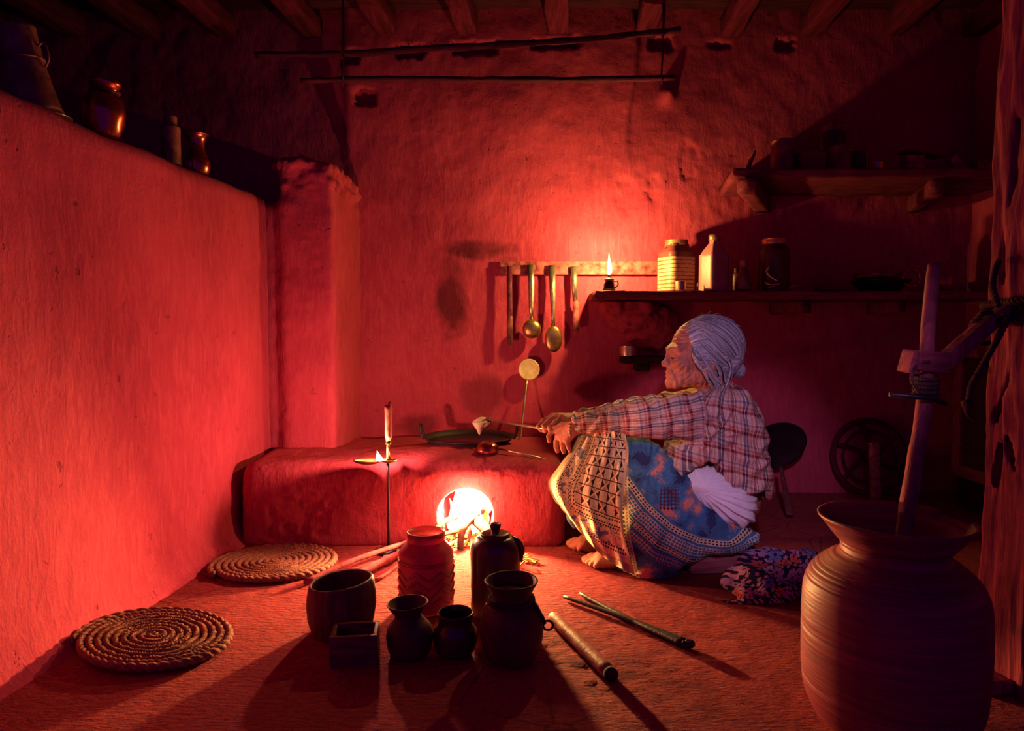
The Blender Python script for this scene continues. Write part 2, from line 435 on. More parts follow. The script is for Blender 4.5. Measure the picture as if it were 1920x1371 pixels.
struct('wall_back', V, F, M_WALLB)
# wall behind the low partition, far left; right wall; ceiling
V, F = grid(30, 30, lambda u, v: (-2.7, 4.4-4.4*u, WT*v)); V[:, 0] += .01*fbm(V, 4); struct('wall_left', V, F, M_WALL)
V, F = grid(90, 60, lambda u, v: (2.0, 3.1-3.0*u, WT*v)); V[:, 0] += .01*fbm(V, 5); struct('wall_right', V, F, M_WALL)
# low partition wall on the left
secs = [(.055, -.01), (.03, .012), (.012, .04), (.003, .09)]+[(0, z) for z in np.linspace(.13, 1.17, 60)]+[(-.004, 1.195), (-.02, 1.21), (-.06, 1.213), (-.11, 1.213), (-.15, 1.21), (-.165, 1.19), (-.17, 1.0), (-.17, .5), (-.17, -.01)]
def fp(u, v):
    i = min(int(round(v*(len(secs)-1))), len(secs)-1); o, z = secs[i]; y = .25+2.31*u
    return (-1.03+.0970*(y-1.375)+o, y, z)
V, F = grid(170, len(secs)-1, fp)
V = V+0; top = V[:, 2] > 1.15
V[:, 0] += .006*fbm(V, 3, 3, 5)+.002*fbm(V, 16, 3, 7); V[top, 2] += .008*fbm(V[top], 6, 3, 3)
kk = 171; endc = [j*kk+170 for j in range(len(secs))]; F.append(tuple(endc))
F.append(tuple(reversed([j*kk for j in range(len(secs))])))
F = [f[::-1] for f in F]
struct('wall_partition', V, F, M_WALL)
# pillar and low link wall beside it
vo = Vol((-1.06, 2.42, -.02), (-.60, 3.05, 1.42), .009)
vo.add(rbox((-.761, 2.80, .66), (.196, .50, 1.38), .022), .0)
vo.add(rbox((-.90, 2.66, .58), (.2, .17, 1.24), .03), .05)
vo.add(ell((-.80, 2.75, 1.34), (.13, .22, .035)), .03)
P = vo.mesh(); P = roughen(P, .006, 7, 3, 4)
P = disp(P, lambda V: np.where(V[:, 2] > 1.25, .012*fbm(V, 30, 3, 3), .0012*fbm(V, 40, 2)))
struct('trim_1', P[0], P[1], M_WALL)['label'] = 'mud plastered pillar rising from the back left corner of the stove platform'
# ceiling planks (one boarded surface) and joists
V, F = grid(60, 120, lambda u, v: (-2.75+4.9*u, .1+4.4*v, 2.085)); V[:, 2] += .006*np.sign(np.sin(V[:, 1]*42))+.006*fbm(V, 9)
struct('ceiling', V, [f[::-1] for f in F], M_PLANKC)
VPX, VPY = 1068., 634.
jo = [-60, 95, 240, 395, 560, 710, 868, 1045, 1218, 1385, 1540, 1700, 1860]
nm = ['leftmost', 'second', 'third', 'fourth', 'fifth', 'sixth', 'seventh', 'eighth', 'ninth', 'tenth', 'eleventh', 'twelfth', 'thirteenth']
a_dir = np.array([.0844, 1.0]); 
for i, p0 in enumerate(jo):
    c0 = W(p0, 55, 2.86); z = 2.02
    a = np.array([c0[0]+(3.02-2.86)*.0844, 3.03, z]); b = np.array([a[0]-.0844*2.6, .43, z])
    P = plank(a, b, .085, .085, 26, .008, i)
    single('ceiling_joist', nm[i]+' rough dark ceiling joist counted from the left of the picture', 'beam', P, M_BEAM, 'joists under the ceiling boards')
# hanging poles with their hangers
def pole(pts, Y0, Y1, r, lab, seed, hang):
    P = []; n = len(pts)
    for i, (x, y) in enumerate(pts): P.append(W(x, y, Y0+(Y1-Y0)*i/(n-1)))
    P = spline(P, 8); vf = roughen(tube(P, r, 10), .0035, 30, 3, seed)
    root = thing('hanging_pole', lab, 'pole', P[len(P)//2])
    mesh('pole', *vf, M_POLE, root)
    for (x, y, Y) in hang:
        a = W(x, y, Y); b = a.copy(); b[2] = 2.04
        j = spline([a, (a+b)/2+[.006, 0, 0], b], 6); lp = torus_pts(a+np.array([0, 0, -.004]), r*1.35, 16, 0)
        mesh('hanger_cord', *join(tube(j, .0035, 6), tube(lp, .003, 5)), M_POLE, root)
pole([(478, 103), (640, 101), (800, 92), (960, 83), (1120, 72), (1275, 55)], 2.55, 2.7, .012, 'long dark pole hanging just under the ceiling joists, upper of two', 1, [(642, 101, 2.57), (1243, 60, 2.69)])
pole([(563, 152), (700, 148), (900, 149), (1080, 149), (1265, 146)], 2.56, 2.7, .011, 'long dark pole hanging below the first one, lower of two', 2, [(643, 150, 2.57), (1240, 147, 2.69)])

# ------------------------------------------------------------------ stove platform
vo = Vol((-1.0, 2.16, -.02), (.26, 3.06, .36), .007)
vo.add(rbox((-.37, 2.613, .12), (1.10, .72, .32), .055), 0)
vo.add(ell((-.15, 2.48, .245), (.30, .23, .050)), .04)
vo.cut(ell((-.165, 2.64, .318), (.150, .150, .075)), .01)
vo.cut(cap((-.155, 2.15, .098), (-.155, 2.62, .098), .086, .1), .02)
vo.cut(rbox((-.155, 2.36, .04), (.168, .6, .12), .01), .012)
P = vo.mesh(); V, F = P; V[:, 2] *= np.where(V[:, 2] > .2, 1-.09*np.clip((V[:, 1]-2.5)/.5, 0, 1), 1); P = (V, F)
P = roughen(P, .006, 6, 3, 12)
def scar(V):
    c = W(560, 965, 2.25); d = np.hypot((V[:, 0]-c[0])/.13, (V[:, 2]-c[2])/.085)+.35*fbm(V, 12, 3, 2)
    m = np.clip(1-np.abs(d-.7)*1.6, 0, 1)*(V[:, 1] < 2.4); return m*.007*fbm(V, 45, 3, 4)-.006*np.clip(1-d, 0, 1)*(V[:, 1] < 2.4)+.0012*fbm(V, 70, 2, 3)
P = disp(P, scar)
P[0][:, 2] = np.maximum(P[0][:, 2], -.004)
single('mud_stove', 'long low mud stove platform with an arched fire mouth, built against the back wall', 'stove', P, M_STOVE)
# ================================================================== OBJECT MATERIALS
M_IRON = basic('dark_iron', (.045, .025, .03), (.02, .01, .014), .45, .7, ns=25, bump=.25)
M_IRONB = basic('blackened_iron', (.030, .010, .020), (.012, .004, .010), .6, .3, ns=25, bump=.4)
M_STEEL = basic('worn_steel', (.62, .50, .38), (.38, .26, .18), .34, .9, ns=40, bump=.15)
M_BRASS = basic('tarnished_brass', (.55, .33, .14), (.28, .14, .06), .32, .9, ns=30, bump=.2)
M_COPPER = basic('polished_copper', (.60, .20, .11), (.40, .10, .06), .25, .95, ns=20, bump=.08)
M_TIN = basic('rusty_tin', (.34, .13, .08), (.09, .03, .025), .6, .45, ns=22, bump=.4)
M_CLAY = basic('dark_clay', (.13, .04, .035), (.05, .016, .018), .5, ns=16, bump=.35, bs=60)
M_GLAZE = basic('glazed_dark_clay', (.09, .03, .028), (.04, .012, .014), .22, ns=16, bump=.2, bs=50)
M_TURN = basic('turned_wood', (.27, .042, .055), (.14, .018, .03), .5, ns=3, stretch=(2, 2, 30), bump=.45, bs=5)
M_MUGW = basic('old_dark_wood', (.17, .06, .045), (.07, .022, .02), .6, ns=5, stretch=(14, 14, 2), bump=.5, bs=8)
M_BOXW = basic('box_wood', (.20, .075, .055), (.08, .025, .022), .6, ns=5, stretch=(3, 20, 20), bump=.4, bs=8)
M_HANDLE = basic('handle_wood', (.52, .26, .14), (.28, .11, .06), .55, ns=8, stretch=(6, 6, 1), bump=.3, bs=20)
M_PALEW = basic('pale_wood', (.56, .28, .17), (.34, .13, .08), .55, ns=14, bump=.3)
M_ROPE = basic('hemp_rope', (.20, .08, .055), (.08, .03, .025), .9, ns=90, bump=.8, bs=200)
M_ROPED = basic('dark_rope', (.09, .035, .03), (.03, .012, .014), .9, ns=90, bump=.8, bs=200)
M_MAT = basic('braided_straw', (.34, .13, .09), (.15, .05, .04), .85, ns=120, stretch=(1, 1, 1), bump=.9, bs=260)
M_PAINT = basic('chipped_red_paint', (.50, .16, .12), (.10, .02, .02), .7, ns=34, bump=.5)
M_BLACKR = basic('black_red_handle', (.22, .03, .05), (.03, .01, .015), .5, ns=20, bump=.2)
M_PLAST = basic('dark_plastic', (.09, .035, .035), (.06, .02, .022), .35, ns=10, bump=.1)
M_LID = basic('brass_coloured_lid', (.6, .3, .14), (.4, .16, .08), .35, .6, ns=18, bump=.15)
M_BOTW = basic('white_plastic_bottle', (.50, .30, .20), (.34, .15, .11), .4, ns=12, bump=.15)
M_BOTB = basic('brown_bottle', (.20, .07, .05), (.12, .04, .03), .3, ns=12, bump=.15)
M_SPRIG = basic('dry_straw', (.75, .62, .2), (.5, .35, .12), .6, ns=60)
M_BATTER = basic('pale_batter', (.78, .66, .52), (.62, .45, .34), .45, ns=60, bump=.5, bs=90)
M_CORK = basic('cork', (.45, .2, .12), (.3, .1, .07), .9, ns=90, bump=.6)
def emis(name, col, s, col2=None, ns=20):
    t = NT(name)
    if col2: c = t.ramp(t.noise(t.co(), ns, 4, .6), [(.42, col2), (.6, col)]); t.l(c, t.b.inputs['Emission Color'])
    else: t.b.inputs['Emission Color'].default_value = (*col, 1)
    t.b.inputs['Emission Strength'].default_value = s; t.b.inputs['Base Color'].default_value = (.02, .01, .01, 1); return t.m
M_FLAME = emis('flame', (1, .72, .22), 9.)
M_FLAMEW = emis('fire_flame', (1, .72, .30), 9.)
M_FLAMEO = emis('fire_flame_outer', (1, .36, .05), 3.)
M_EMBER = emis('glowing_embers', (1, .5, .08), 3.2, (.06, .004, .0), 60)
# glass jar: clear with a warm tint
def glassm(name, tint, rough=.08):
    t = NT(name); t.setin(t.b.inputs['Transmission Weight'], .75)
    c = t.ramp(t.noise(t.co(), 14, 4), [(.35, tuple(x*.6 for x in tint)), (.7, tint)])
    return t.out(c, rough, 0, None, IOR=1.3)
M_GLASS = glassm('dusty_jar_glass', (.30, .10, .10), .3)
t = NT('translucent_jar_plastic'); v = t.co()
c = t.ramp(t.noise(v, 18, 4), [(.3, (.40, .05, .09)), (.7, (.66, .11, .15))])
M_JARP = t.out(c, .38, 0, t.bump(t.noise(v, 90, 3), .2, .002), Transmission_Weight=.45, Subsurface_Weight=0., IOR=1.25)
# ================================================================== LATHE-MADE VESSELS
def vessel(name, lab, cat, base, prof, mat, wall=.004, seg=56, wob=.006, scale=1., rot=(0, 0, 0), group=None, rough=.0008, part='body', fill=None, lip=None, bulk=None, seed=0):
    """open vessel: outer profile [(r,z)...] bottom to rim, hollow inside"""
    root = thing(name, lab, cat, base, rot, group)
    o = smoothprof(prof, 6); o = [(max(p[0], .001)*scale, p[1]*scale) for p in o]
    ins = [(max(r-wall, .001), max(z, wall*1.2)) for r, z in o[::-1]]; ins[0] = (ins[0][0], ins[0][1]+wall*.1)
    pr = [(.001, o[0][1])]+o+[(o[-1][0]-wall*.5, o[-1][1]+wall*.55)]+ins+[(.001, wall*1.2)]
    vf = lathe(pr, seg, wob=wob, seed=seed)
    if rough: vf = roughen(vf, rough, 45, 3, seed)
    mesh(part, *vf, mat, root, world=False)
    if fill is not None:
        zf, rf, mf, nm_ = fill; mesh(nm_, *lathe([(.001, zf*scale), (rf*scale, zf*scale), (rf*scale, zf*scale-.004), (.001, zf*scale-.004)], 40, wob=wob), mf, root, world=False)
    return root
# ---- on the partition
def ontop(px, y, Y, back=.07): 
    p = W(px, y, Y); return (p[0], Y, 1.214)
X0, Y0, Z0 = ontop(118, 232, 1.62)
X0 = -1.03+.097*(1.62-1.375)-.105
root = thing('milk_churn', 'tall rusty tin container with a rim band, leaning on top of the low wall', 'container', (X0, 1.62, 1.222), (.05, -.17, 0))
mesh('body', *roughen(lathe([(.052, 0), (.058, .004), (.055, .012), (.050, .05), (.042, .12), (.041, .125), (.0405, .155), (.0395, .19), (.041, .196), (.037, .198), (.036, .19), (.045, .06), (.048, .01), (.001, .01)], 48, wob=.01), .0015, 30, 3, 2), M_TIN, root, world=False)
mesh('band', *tube(torus_pts((0, 0, .122), .0432, 48), .0022, 8, False), M_TIN, root, world=False)
mesh('handle', *tube(spline([(.042, 0, .15), (.058, 0, .155), (.06, 0, .12), (.047, 0, .10)], 6), .003, 6), M_TIN, root, world=False)
root = thing('tin_plate', 'thin round tin plate under the rusty tin container', 'plate', (X0+.006, 1.625, 1.2135), (0, .0, 0))
mesh('plate', *lathe([(.001, 0), (.055, 0), (.064, .006), (.066, .008), (.063, .008), (.054, .003), (.001, .003)], 48), M_STEEL, root, world=False)
Yb = 1.80; xb = -1.03+.097*(Yb-1.375)-.075
root = vessel('clay_pitcher', 'round bellied clay pot bound with thin rope, on top of the low wall', 'pot', (xb, Yb, 1.216), [(.03, 0), (.040, .01), (.049, .045), (.050, .075), (.041, .105), (.031, .118), (.030, .126), (.038, .14), (.037, .148)], M_COPPER.copy(), .003, wob=.01, rot=(0, .08, 0))
mesh('rope', *join(rope([(.033*math.cos(a), .033*math.sin(a), .122+.002*math.sin(3*a)) for a in np.linspace(0, 2*PI, 14)], .003, 120, 500), rope([(-.03, -.03, .12), (-.055, -.045, .112), (-.04, -.05, .05), (.0, -.05, .01)], .0016, 60, 700)), M_ROPE, root, world=False)
Yb = 2.08; xb = -1.03+.097*(Yb-1.375)-.062
root = thing('brass_bottle', 'narrow tin bottle with a rounded stopper, on top of the low wall', 'bottle', (xb, Yb, 1.216))
mesh('body', *roughen(lathe(smoothprof([(.001, 0), (.024, .001), (.0265, .01), (.027, .10), (.026, .112), (.019, .12)], 5), 40), .0006, 50), M_TIN, root, world=False)
mesh('stopper', *lathe(smoothprof([(.018, .117), (.0185, .135), (.017, .146), (.001, .15)], 5), 32), M_TIN, root, world=False)
Yb = 2.23; xb = -1.03+.097*(Yb-1.375)-.068
vessel('copper_water_pot', 'small polished copper water pot beside the tin bottle on the low wall', 'pot', (xb, Yb, 1.214), [(.02, 0), (.034, .008), (.041, .03), (.040, .05), (.034, .062), (.026, .085), (.025, .11), (.031, .126), (.040, .134)], M_COPPER, .002, wob=.0)

# ---- kerosene lamp on the lower shelf
ZS = .879
def onshelf(px, Y): p = W(px, 545, Y); return np.array([p[0], Y, ZS+.0005])
root = thing('kerosene_lamp', 'small lit kerosene bottle lamp at the left end of the lower shelf', 'lamp', onshelf(1142, 2.77))
mesh('body', *lathe(smoothprof([(.001, 0), (.025, 0), (.026, .006), (.022, .014), (.021, .028), (.016, .036), (.015, .044)], 5), 36), M_IRON, root, world=False)
mesh('collar', *lathe([(.001, .042), (.019, .042), (.0195, .048), (.012, .052), (.006, .058), (.0045, .066), (.001, .066)], 30), M_TIN, root, world=False)
mesh('handle', *tube(spline([(.014, 0, .036), (.032, 0, .040), (.036, 0, .027), (.028, 0, .015), (.02, 0, .014)], 6), .0026, 8), M_IRON, root, world=False)
def flame(h, r, seed=0, lean=0.):
    pr = smoothprof([(.0005, 0), (r*.75, h*.10), (r, h*.26), (r*.72, h*.5), (r*.3, h*.75), (.0004, h)], 5)
    V, F = lathe(pr, 20); V[:, 0] += lean*(V[:, 2]/h)**2+r*.12*np.sin(V[:, 2]/h*5+seed); return V, F
mesh('flame', *tf(flame(.092, .0105), (0, 0, .062)), M_FLAME, root, world=False)
# ---- lamp rack on the wall: tool rail and tools
YW = 2.984
a = W(938, 503, YW); b = W(1242, 503, YW)
P = box(((a[0]+b[0])/2, YW-.004, a[2]), (b[0]-a[0], .014, .056), .002)
P = roughen((P[0], P[1]), .001, 30)
V, F = grid(90, 12, lambda u, v: (a[0]+(b[0]-a[0])*u, YW-.012, a[2]-.028+.056*v))
V[:, 1] -= .0012*fbm(V, 60, 3, 3)
single('tool_rail', 'narrow wooden rail with flaking paint on the back wall, holding the kitchen tools', 'rail', join(P, (V, [f[::1] for f in F])), M_PAINT)
YT = 2.957
def flatbar(pts, ws, th=.003, Y=YT, mat=None):
    """flat strip given by picture points; widths in pixels"""
    P = np.array([W(x, y, Y) for x, y in pts]); n = len(P); V = []; F = []
    for i in range(n):
        t = P[min(i+1, n-1)]-P[max(i-1, 0)]; t /= np.linalg.norm(t); s = np.array([t[2], 0, -t[0]]); w = ws[i]*Y/FPX/2
        for q, d in ((-1, -1), (1, -1), (1, 1), (-1, 1)): V.append(P[i]+s*q*w+np.array([0, d*th/2, 0]))
    for i in range(n-1):
        for j in range(4): k = (j+1) % 4; F.append((i*4+j, i*4+k, i*4+4+k, i*4+4+j))
    F += [(3, 2, 1, 0), tuple(range(n*4-4, n*4))]; return np.array(V), F
def nail(px, py):
    p = W(px, py, YT); return tube([p+[0, .0, 0], p+[0, .03, 0]], .002, 6)
root = thing('metal_spatula', 'flat dark spatula with a reddish shank, leftmost tool hanging on the wall rail', 'spatula', W(956, 500, YT))
mesh('handle', *flatbar([(955, 499), (955, 540), (956, 585), (956, 600)], [10, 10, 11, 10], .006), M_BLACKR, root)
mesh('blade', *flatbar([(956, 592), (956, 598), (956, 646)], [9, 11, 11], .008), M_TIN, root)
mesh('nail', *nail(955, 505), M_IRON, root)
root = thing('soup_ladle', 'steel ladle with a small round bowl, second tool from the left on the wall rail', 'ladle', W(995, 500, YT))
mesh('handle', *flatbar([(994, 496), (996, 530), (996, 575), (997, 603)], [12, 12, 9, 6], .003), M_STEEL, root)
c = W(997, 617, YT-.002); mesh('bowl', *sphere(c, (.040, .02, .041), 32, 18), M_BRASS, root)
mesh('nail', *nail(995, 503), M_IRON, root)
root = thing('serving_spoon', 'long steel serving spoon with an oval bowl, hanging on the wall rail', 'spoon', W(1036, 500, YT))
mesh('handle', *flatbar([(1035, 497), (1036, 545), (1037, 590), (1037, 616)], [12, 11, 7, 8], .003), M_STEEL, root)
c = W(1038, 636, YT-.004); V, F = sphere(c, (.038, .014, .057), 32, 18); V[:, 0] *= 1; mesh('bowl', V, F, M_BRASS, root)
mesh('nail', *nail(1036, 503), M_IRON, root)
root = thing('kitchen_knife', 'kitchen knife hung blade up with a wooden handle, rightmost tool on the wall rail', 'knife', W(1077, 500, YT))
mesh('blade', *flatbar([(1076, 499), (1077, 530), (1078, 566)], [11, 12, 8], .002), M_STEEL, root)
mesh('handle', *flatbar([(1078, 564), (1080, 570), (1080, 600), (1080, 621)], [8, 11, 12, 11], .012), M_PAINT, root)
mesh('nail', *nail(1077, 503), M_IRON, root)
# skimmer leaning against the wall, standing on the stove
p0 = W(974, 840, 2.80); p1 = W(988, 712, 2.955); p2 = W(992, 693, 2.968)
root = thing('long_skimmer', 'long handled flat round skimmer leaning on the wall behind the iron pan', 'skimmer', p0)
mesh('handle', *tube(spline([p0, (p0+p1)/2+[0, .006, 0], p1], 8), np.linspace(.0035, .0055, 17), 8, flat=.6), M_STEEL, root)
V, F = lathe([(.001, -.003), (.040, -.003), (.045, .0), (.046, .003), (.043, .003), (.038, .001), (.001, .001)], 40)
mesh('disc', *tf((V, F), p2, (PI/2-.1, 0, 0)), basic('pale_worn_brass', (.85, .66, .36), (.66, .44, .22), .5, .25, ns=40, bump=.2), root)

# ---- shelves
a = W(1118, 545, 2.72); ZT = ZS
P = plank((a[0], 2.845, ZT-.018), (1.965, 2.845, ZT-.018), .29, .034, 60, .004, 3); V = P[0]; V[:, 2] = np.minimum(V[:, 2], ZT-.0004)
single('lower_shelf', 'thick dark plank shelf on the back wall carrying the burning lamp and jars', 'shelf', P, M_SHELF)
for (x, y0, lab, nx) in ((1478, 590, 'short timber bracket under the middle of the lower shelf', 0), (1660, 586, 'short timber bracket under the right part of the lower shelf', 1)):
    c = W(x, y0, 2.9); single('shelf_bracket', lab, 'bracket', plank((c[0]-(.0 if nx else .02), 3.0, ZT-.062), (c[0]+(.0 if nx else .03), 2.80, ZT-.062), .05, .05, 6, .004, nx), M_SHELF)
# mud corbel under the left end
vo = Vol((.32, 2.66, .55), (.86, 3.06, .9), .008); c = W(1170, 590, 2.95)
vo.add(rbox((c[0]-.0, 2.93, ZT-.058), (.20, .22, .06), .02), 0); vo.add(ell((c[0]+.07, 2.98, ZT-.10), (.15, .10, .075)), .05); vo.add(ell((c[0]+.14, 3.0, ZT-.16), (.12, .06, .09)), .05)
P = vo.mesh(); P = roughen(P, .012, 24, 3, 5); P[0][:, 2] = np.minimum(P[0][:, 2], ZT-.038)
single('mud_corbel', 'broken lump of mud plaster holding up the left end of the lower shelf', 'corbel', P, M_STOVE)
# little ledge with a steel cup
c = W(1205, 676, 2.95); P = roughen(box((c[0], 2.945, c[2]+.004), (.185, .13, .03), .006, seg=3), .004, 30)
P2 = roughen(box((c[0]+.0, 2.97, c[2]-.025), (.06, .07, .04), .006), .004, 30)
single('small_ledge', 'small blackened wooden ledge low on the back wall in front of the seated person', 'ledge', join(P, P2), M_CHAR)
cz = c[2]+.020
vessel('steel_cup', 'small steel cup on the blackened ledge in front of the person', 'cup', (W(1178, 668, 2.92)[0], 2.925, cz), [(.038, 0), (.041, .003), (.042, .02), (.042, .042), (.044, .044)], M_STEEL, .002, wob=0, rough=0)
# upper shelf
zu = 1.318; xa = .835
P = plank((xa+.03, 2.805, zu), (1.965, 2.805, zu), .38, .036, 60, .005, 9); V = P[0]; V[:, 0] += np.where(V[:, 0] < 1.0, (V[:, 1]-2.8)*.17, 0); V[:, 2] = np.minimum(V[:, 2], zu+.0165)
single('upper_shelf', 'long rough plank shelf high on the right of the back wall', 'shelf', P, M_SHELF)
def brk(x0, y0, Ya, x1, y1, Yb, lab, w=.06, h=.07, sd=0):
    a = W(x0, y0, Ya); b = W(x1, y1, Yb); dz = (zu-.024-h/2)-max(a[2], b[2]); a[2] = b[2] = zu-.026-h/2
    single('shelf_bracket', lab, 'bracket', plank(a, b, w, h, 8, .005, sd), M_SHELF)
brk(1432, 365, 3.0, 1400, 380, 2.60, 'thick squared timber bracket under the left end of the upper shelf', .065, .06, 4)
brk(1712, 378, 3.0, 1755, 365, 2.62, 'flat timber bracket under the right part of the upper shelf', .05, .06, 5)
# ---- things on the lower shelf
def square_round(V, n=4., amt=1.):
    a = np.arctan2(V[:, 1], V[:, 0]); r = np.hypot(V[:, 0], V[:, 1]); k = (np.abs(np.cos(a))**n+np.abs(np.sin(a))**n)**(-1/n); V = V.copy(); V[:, 0] = r*np.cos(a)*(1+(k-1)*amt); V[:, 1] = r*np.sin(a)*(1+(k-1)*amt); return V
x, y, z = onshelf(1267, 2.885)
root = thing('storage_jar', 'large square shouldered jar with a striped label on the lower shelf', 'jar', (x, y, z), (0, 0, .35))
t = NT('striped_label'); v = t.co(); q = t.xyz(v)
st = t.M('FRACT', t.M('MULTIPLY', q[2], 62.)); st = t.M('LESS_THAN', st, .24); z1 = t.M('MULTIPLY', t.M('GREATER_THAN', q[2], .065), t.M('LESS_THAN', q[2], .12))
tx = t.M('GREATER_THAN', t.noise(t.co((1, 1, 5)), 60, 3), .56); c = t.mix(st, (.55, .36, .20), (.16, .03, .03)); c = t.mix(t.M('MULTIPLY', tx, .75), c, (.32, .07, .06))
M_LABEL = t.out(c, .55, 0)
pr = smoothprof([(.046, 0), (.060, .004), (.063, .015), (.063, .15), (.058, .172), (.045, .19), (.044, .20)], 5)
V, F = lathe([(.001, 0)]+[tuple(p) for p in pr], 48); V = square_round(V, 5, .9)
mesh('jar_body', V, F, M_BOTB, root, world=False)
V, F = lathe([(.0635, .008), (.0645, .010), (.0645, .145), (.0635, .148)], 48, capb=False); mesh('label', square_round(V, 5, .9), F, M_LABEL, root, world=False)
mesh('ribs', *join(*[tube([(.061*math.cos(k*PI/10), .061*math.sin(k*PI/10), .160), (.047*math.cos(k*PI/10), .047*math.sin(k*PI/10), .186)], .0032, 6) for k in range(20)]), M_BOTB, root, world=False)
mesh('lid', *lathe(smoothprof([(.046, .196), (.047, .200), (.047, .214), (.044, .218), (.001, .218)], 4), 40), M_LID, root, world=False)
x, y, z = onshelf(1276, 2.70+.035)
vessel('small_cup', 'tiny shiny metal cup standing in front of the striped jar', 'cup', (x, 2.735, z), [(.020, 0), (.022, .003), (.024, .038), (.025, .04)], M_STEEL, .0015, wob=0, rough=0, scale=.9)
x, y, z = onshelf(1307, 2.75); single('match_stick', 'thin pale stick standing between the striped jar and the flat bottle', 'stick', tube([(x, y, z), (x+.002, y, z+.03)], .0018, 6), M_SPRIG)
x, y, z = onshelf(1338, 2.768)
root = thing('flat_bottle', 'tall flat sided bottle with a screw cap and sloping shoulders on the lower shelf', 'bottle', (x, y, z), (0, 0, .5))
pr = smoothprof([(.040, 0), (.046, .003), (.048, .01), (.048, .135), (.046, .142), (.034, .165), (.017, .192), (.016, .204)], 4)
V, F = lathe([(.001, 0)]+[tuple(p) for p in pr], 32); V = square_round(V, 12, 1.); V[:, 1] *= .82; mesh('body', V, F, M_BOTW, root, world=False)
mesh('cap', *lathe([(.018, .20), (.022, .202), (.022, .222), (.020, .225), (.001, .225)], 28), M_LID, root, world=False)
x, y, z = onshelf(1393, 2.745)
root = thing('corked_bottle', 'small pear shaped bottle closed with a cork on the lower shelf', 'bottle', (x, y, z))
mesh('body', *lathe(smoothprof([(.001, 0), (.027, .001), (.031, .012), (.029, .04), (.020, .072), (.013, .088), (.014, .098), (.012, .1), (.001, .1)], 5), 36), M_BOTB, root, world=False)
mesh('cork', *lathe([(.001, .095), (.0125, .095), (.0145, .12), (.001, .121)], 20), M_CORK, root, world=False)
x, y, z = onshelf(1383, 2.86); single('small_vial', 'small dark vial half hidden behind the corked bottle', 'vial', tf(lathe(smoothprof([(.001, 0), (.014, 0), (.015, .07), (.009, .08), (.009, .1), (.001, .1)], 4), 24), (x-.008, y, z)), M_BOTB)
x, y, z = onshelf(1450, 2.79)
root = thing('glass_jar', 'wide dark glass jar with a metal screw lid, rightmost jar on the lower shelf', 'jar', (x, y, z))
V, F = lathe([(.001, 0)]+[tuple(p) for p in smoothprof([(.052, 0), (.060, .004), (.061, .02), (.061, .15), (.056, .17), (.046, .185), (.045, .195)], 5)]+[(.042, .195), (.043, .185), (.057, .15), (.057, .01), (.001, .008)], 44); mesh('jar_body', V, F, M_GLASS, root, world=False)
mesh('contents', *roughen(lathe([(.001, .010), (.053, .011), (.053, .06), (.001, .062)], 36), .003, 30), M_CLAY, root, world=False)
mesh('lid', *lathe(smoothprof([(.046, .188), (.048, .192), (.048, .206), (.045, .211), (.001, .211)], 4), 40), M_LID, root, world=False)
# dry sprigs by the jar
sp = [[(1446, 500), (1441, 508), (1447, 518), (1460, 526)], [(1440, 528), (1450, 533), (1466, 532)], [(1447, 540), (1456, 535), (1466, 541), (1458, 545)], [(1452, 545), (1460, 548), (1470, 543)], [(1487, 541), (1494, 536), (1503, 534)], [(1449, 531), (1456, 527), (1465, 533)]]
Ps = []
for i, q in enumerate(sp):
    P = spline([W(px, py, 2.70-.004*i+.004*j) for j, (px, py) in enumerate(q)], 5); P[:, 2] = np.maximum(P[:, 2], ZS+.003) if i else P[:, 2]; P[:, 1] = 2.725+.004*i; Ps.append(tube(P, .0022 if i else .0028, 6))
root = single('dry_sprigs', 'little tangle of curled yellow straw bits in front of the dark glass jar', 'straw', join(*Ps[:4], Ps[5]), M_SPRIG)
single('straw_bit', 'single bent yellow straw to the right of the dark glass jar', 'straw', Ps[4], M_SPRIG)
# pans at the right end of the lower shelf
xp, yp, zp = onshelf(1652, 2.82)
vessel('frying_pan', 'shallow dark iron pan with a ring handle at the right end of the lower shelf', 'pan', (xp, 2.83, zp), [(.05, 0), (.075, .006), (.10, .03), (.115, .045)], M_IRON, .003, wob=0)
rr = torus_pts((0, 0, 0), .033, 28, 1); root = C.objects[-1]
pan = [o for o in C.objects if o.name.startswith('frying_pan')][0]
mesh('ring_handle', *tube(torus_pts((.085, -.075, .05), .034, 30, 1), .0045, 8, False), M_COPPER, pan, world=False)
vessel('metal_bowl', 'flat rimmed metal bowl stacked on the iron pan on the lower shelf', 'bowl', (xp-.008, 2.84, zp+.052), [(.06, 0), (.085, .004), (.088, .02), (.094, .022)], M_TIN, .002, wob=0)
x, y, z = onshelf(1772, 2.80)
root = thing('enamel_mug', 'small pale mug at the far right of the lower shelf, behind the churning stick', 'mug', (x, 2.80, z))
mesh('body', *lathe([(.001, 0), (.028, 0), (.029, .07), (.027, .07), (.026, .004), (.001, .004)], 30), M_LID, root, world=False)
x, y, z = onshelf(1560, 2.78); single('flat_block', 'low flat wooden block lying on the lower shelf left of the pans', 'block', roughen(box((x+.0, y, z+.011), (.13, .05, .02), .003), .002, 40), M_SHELF)
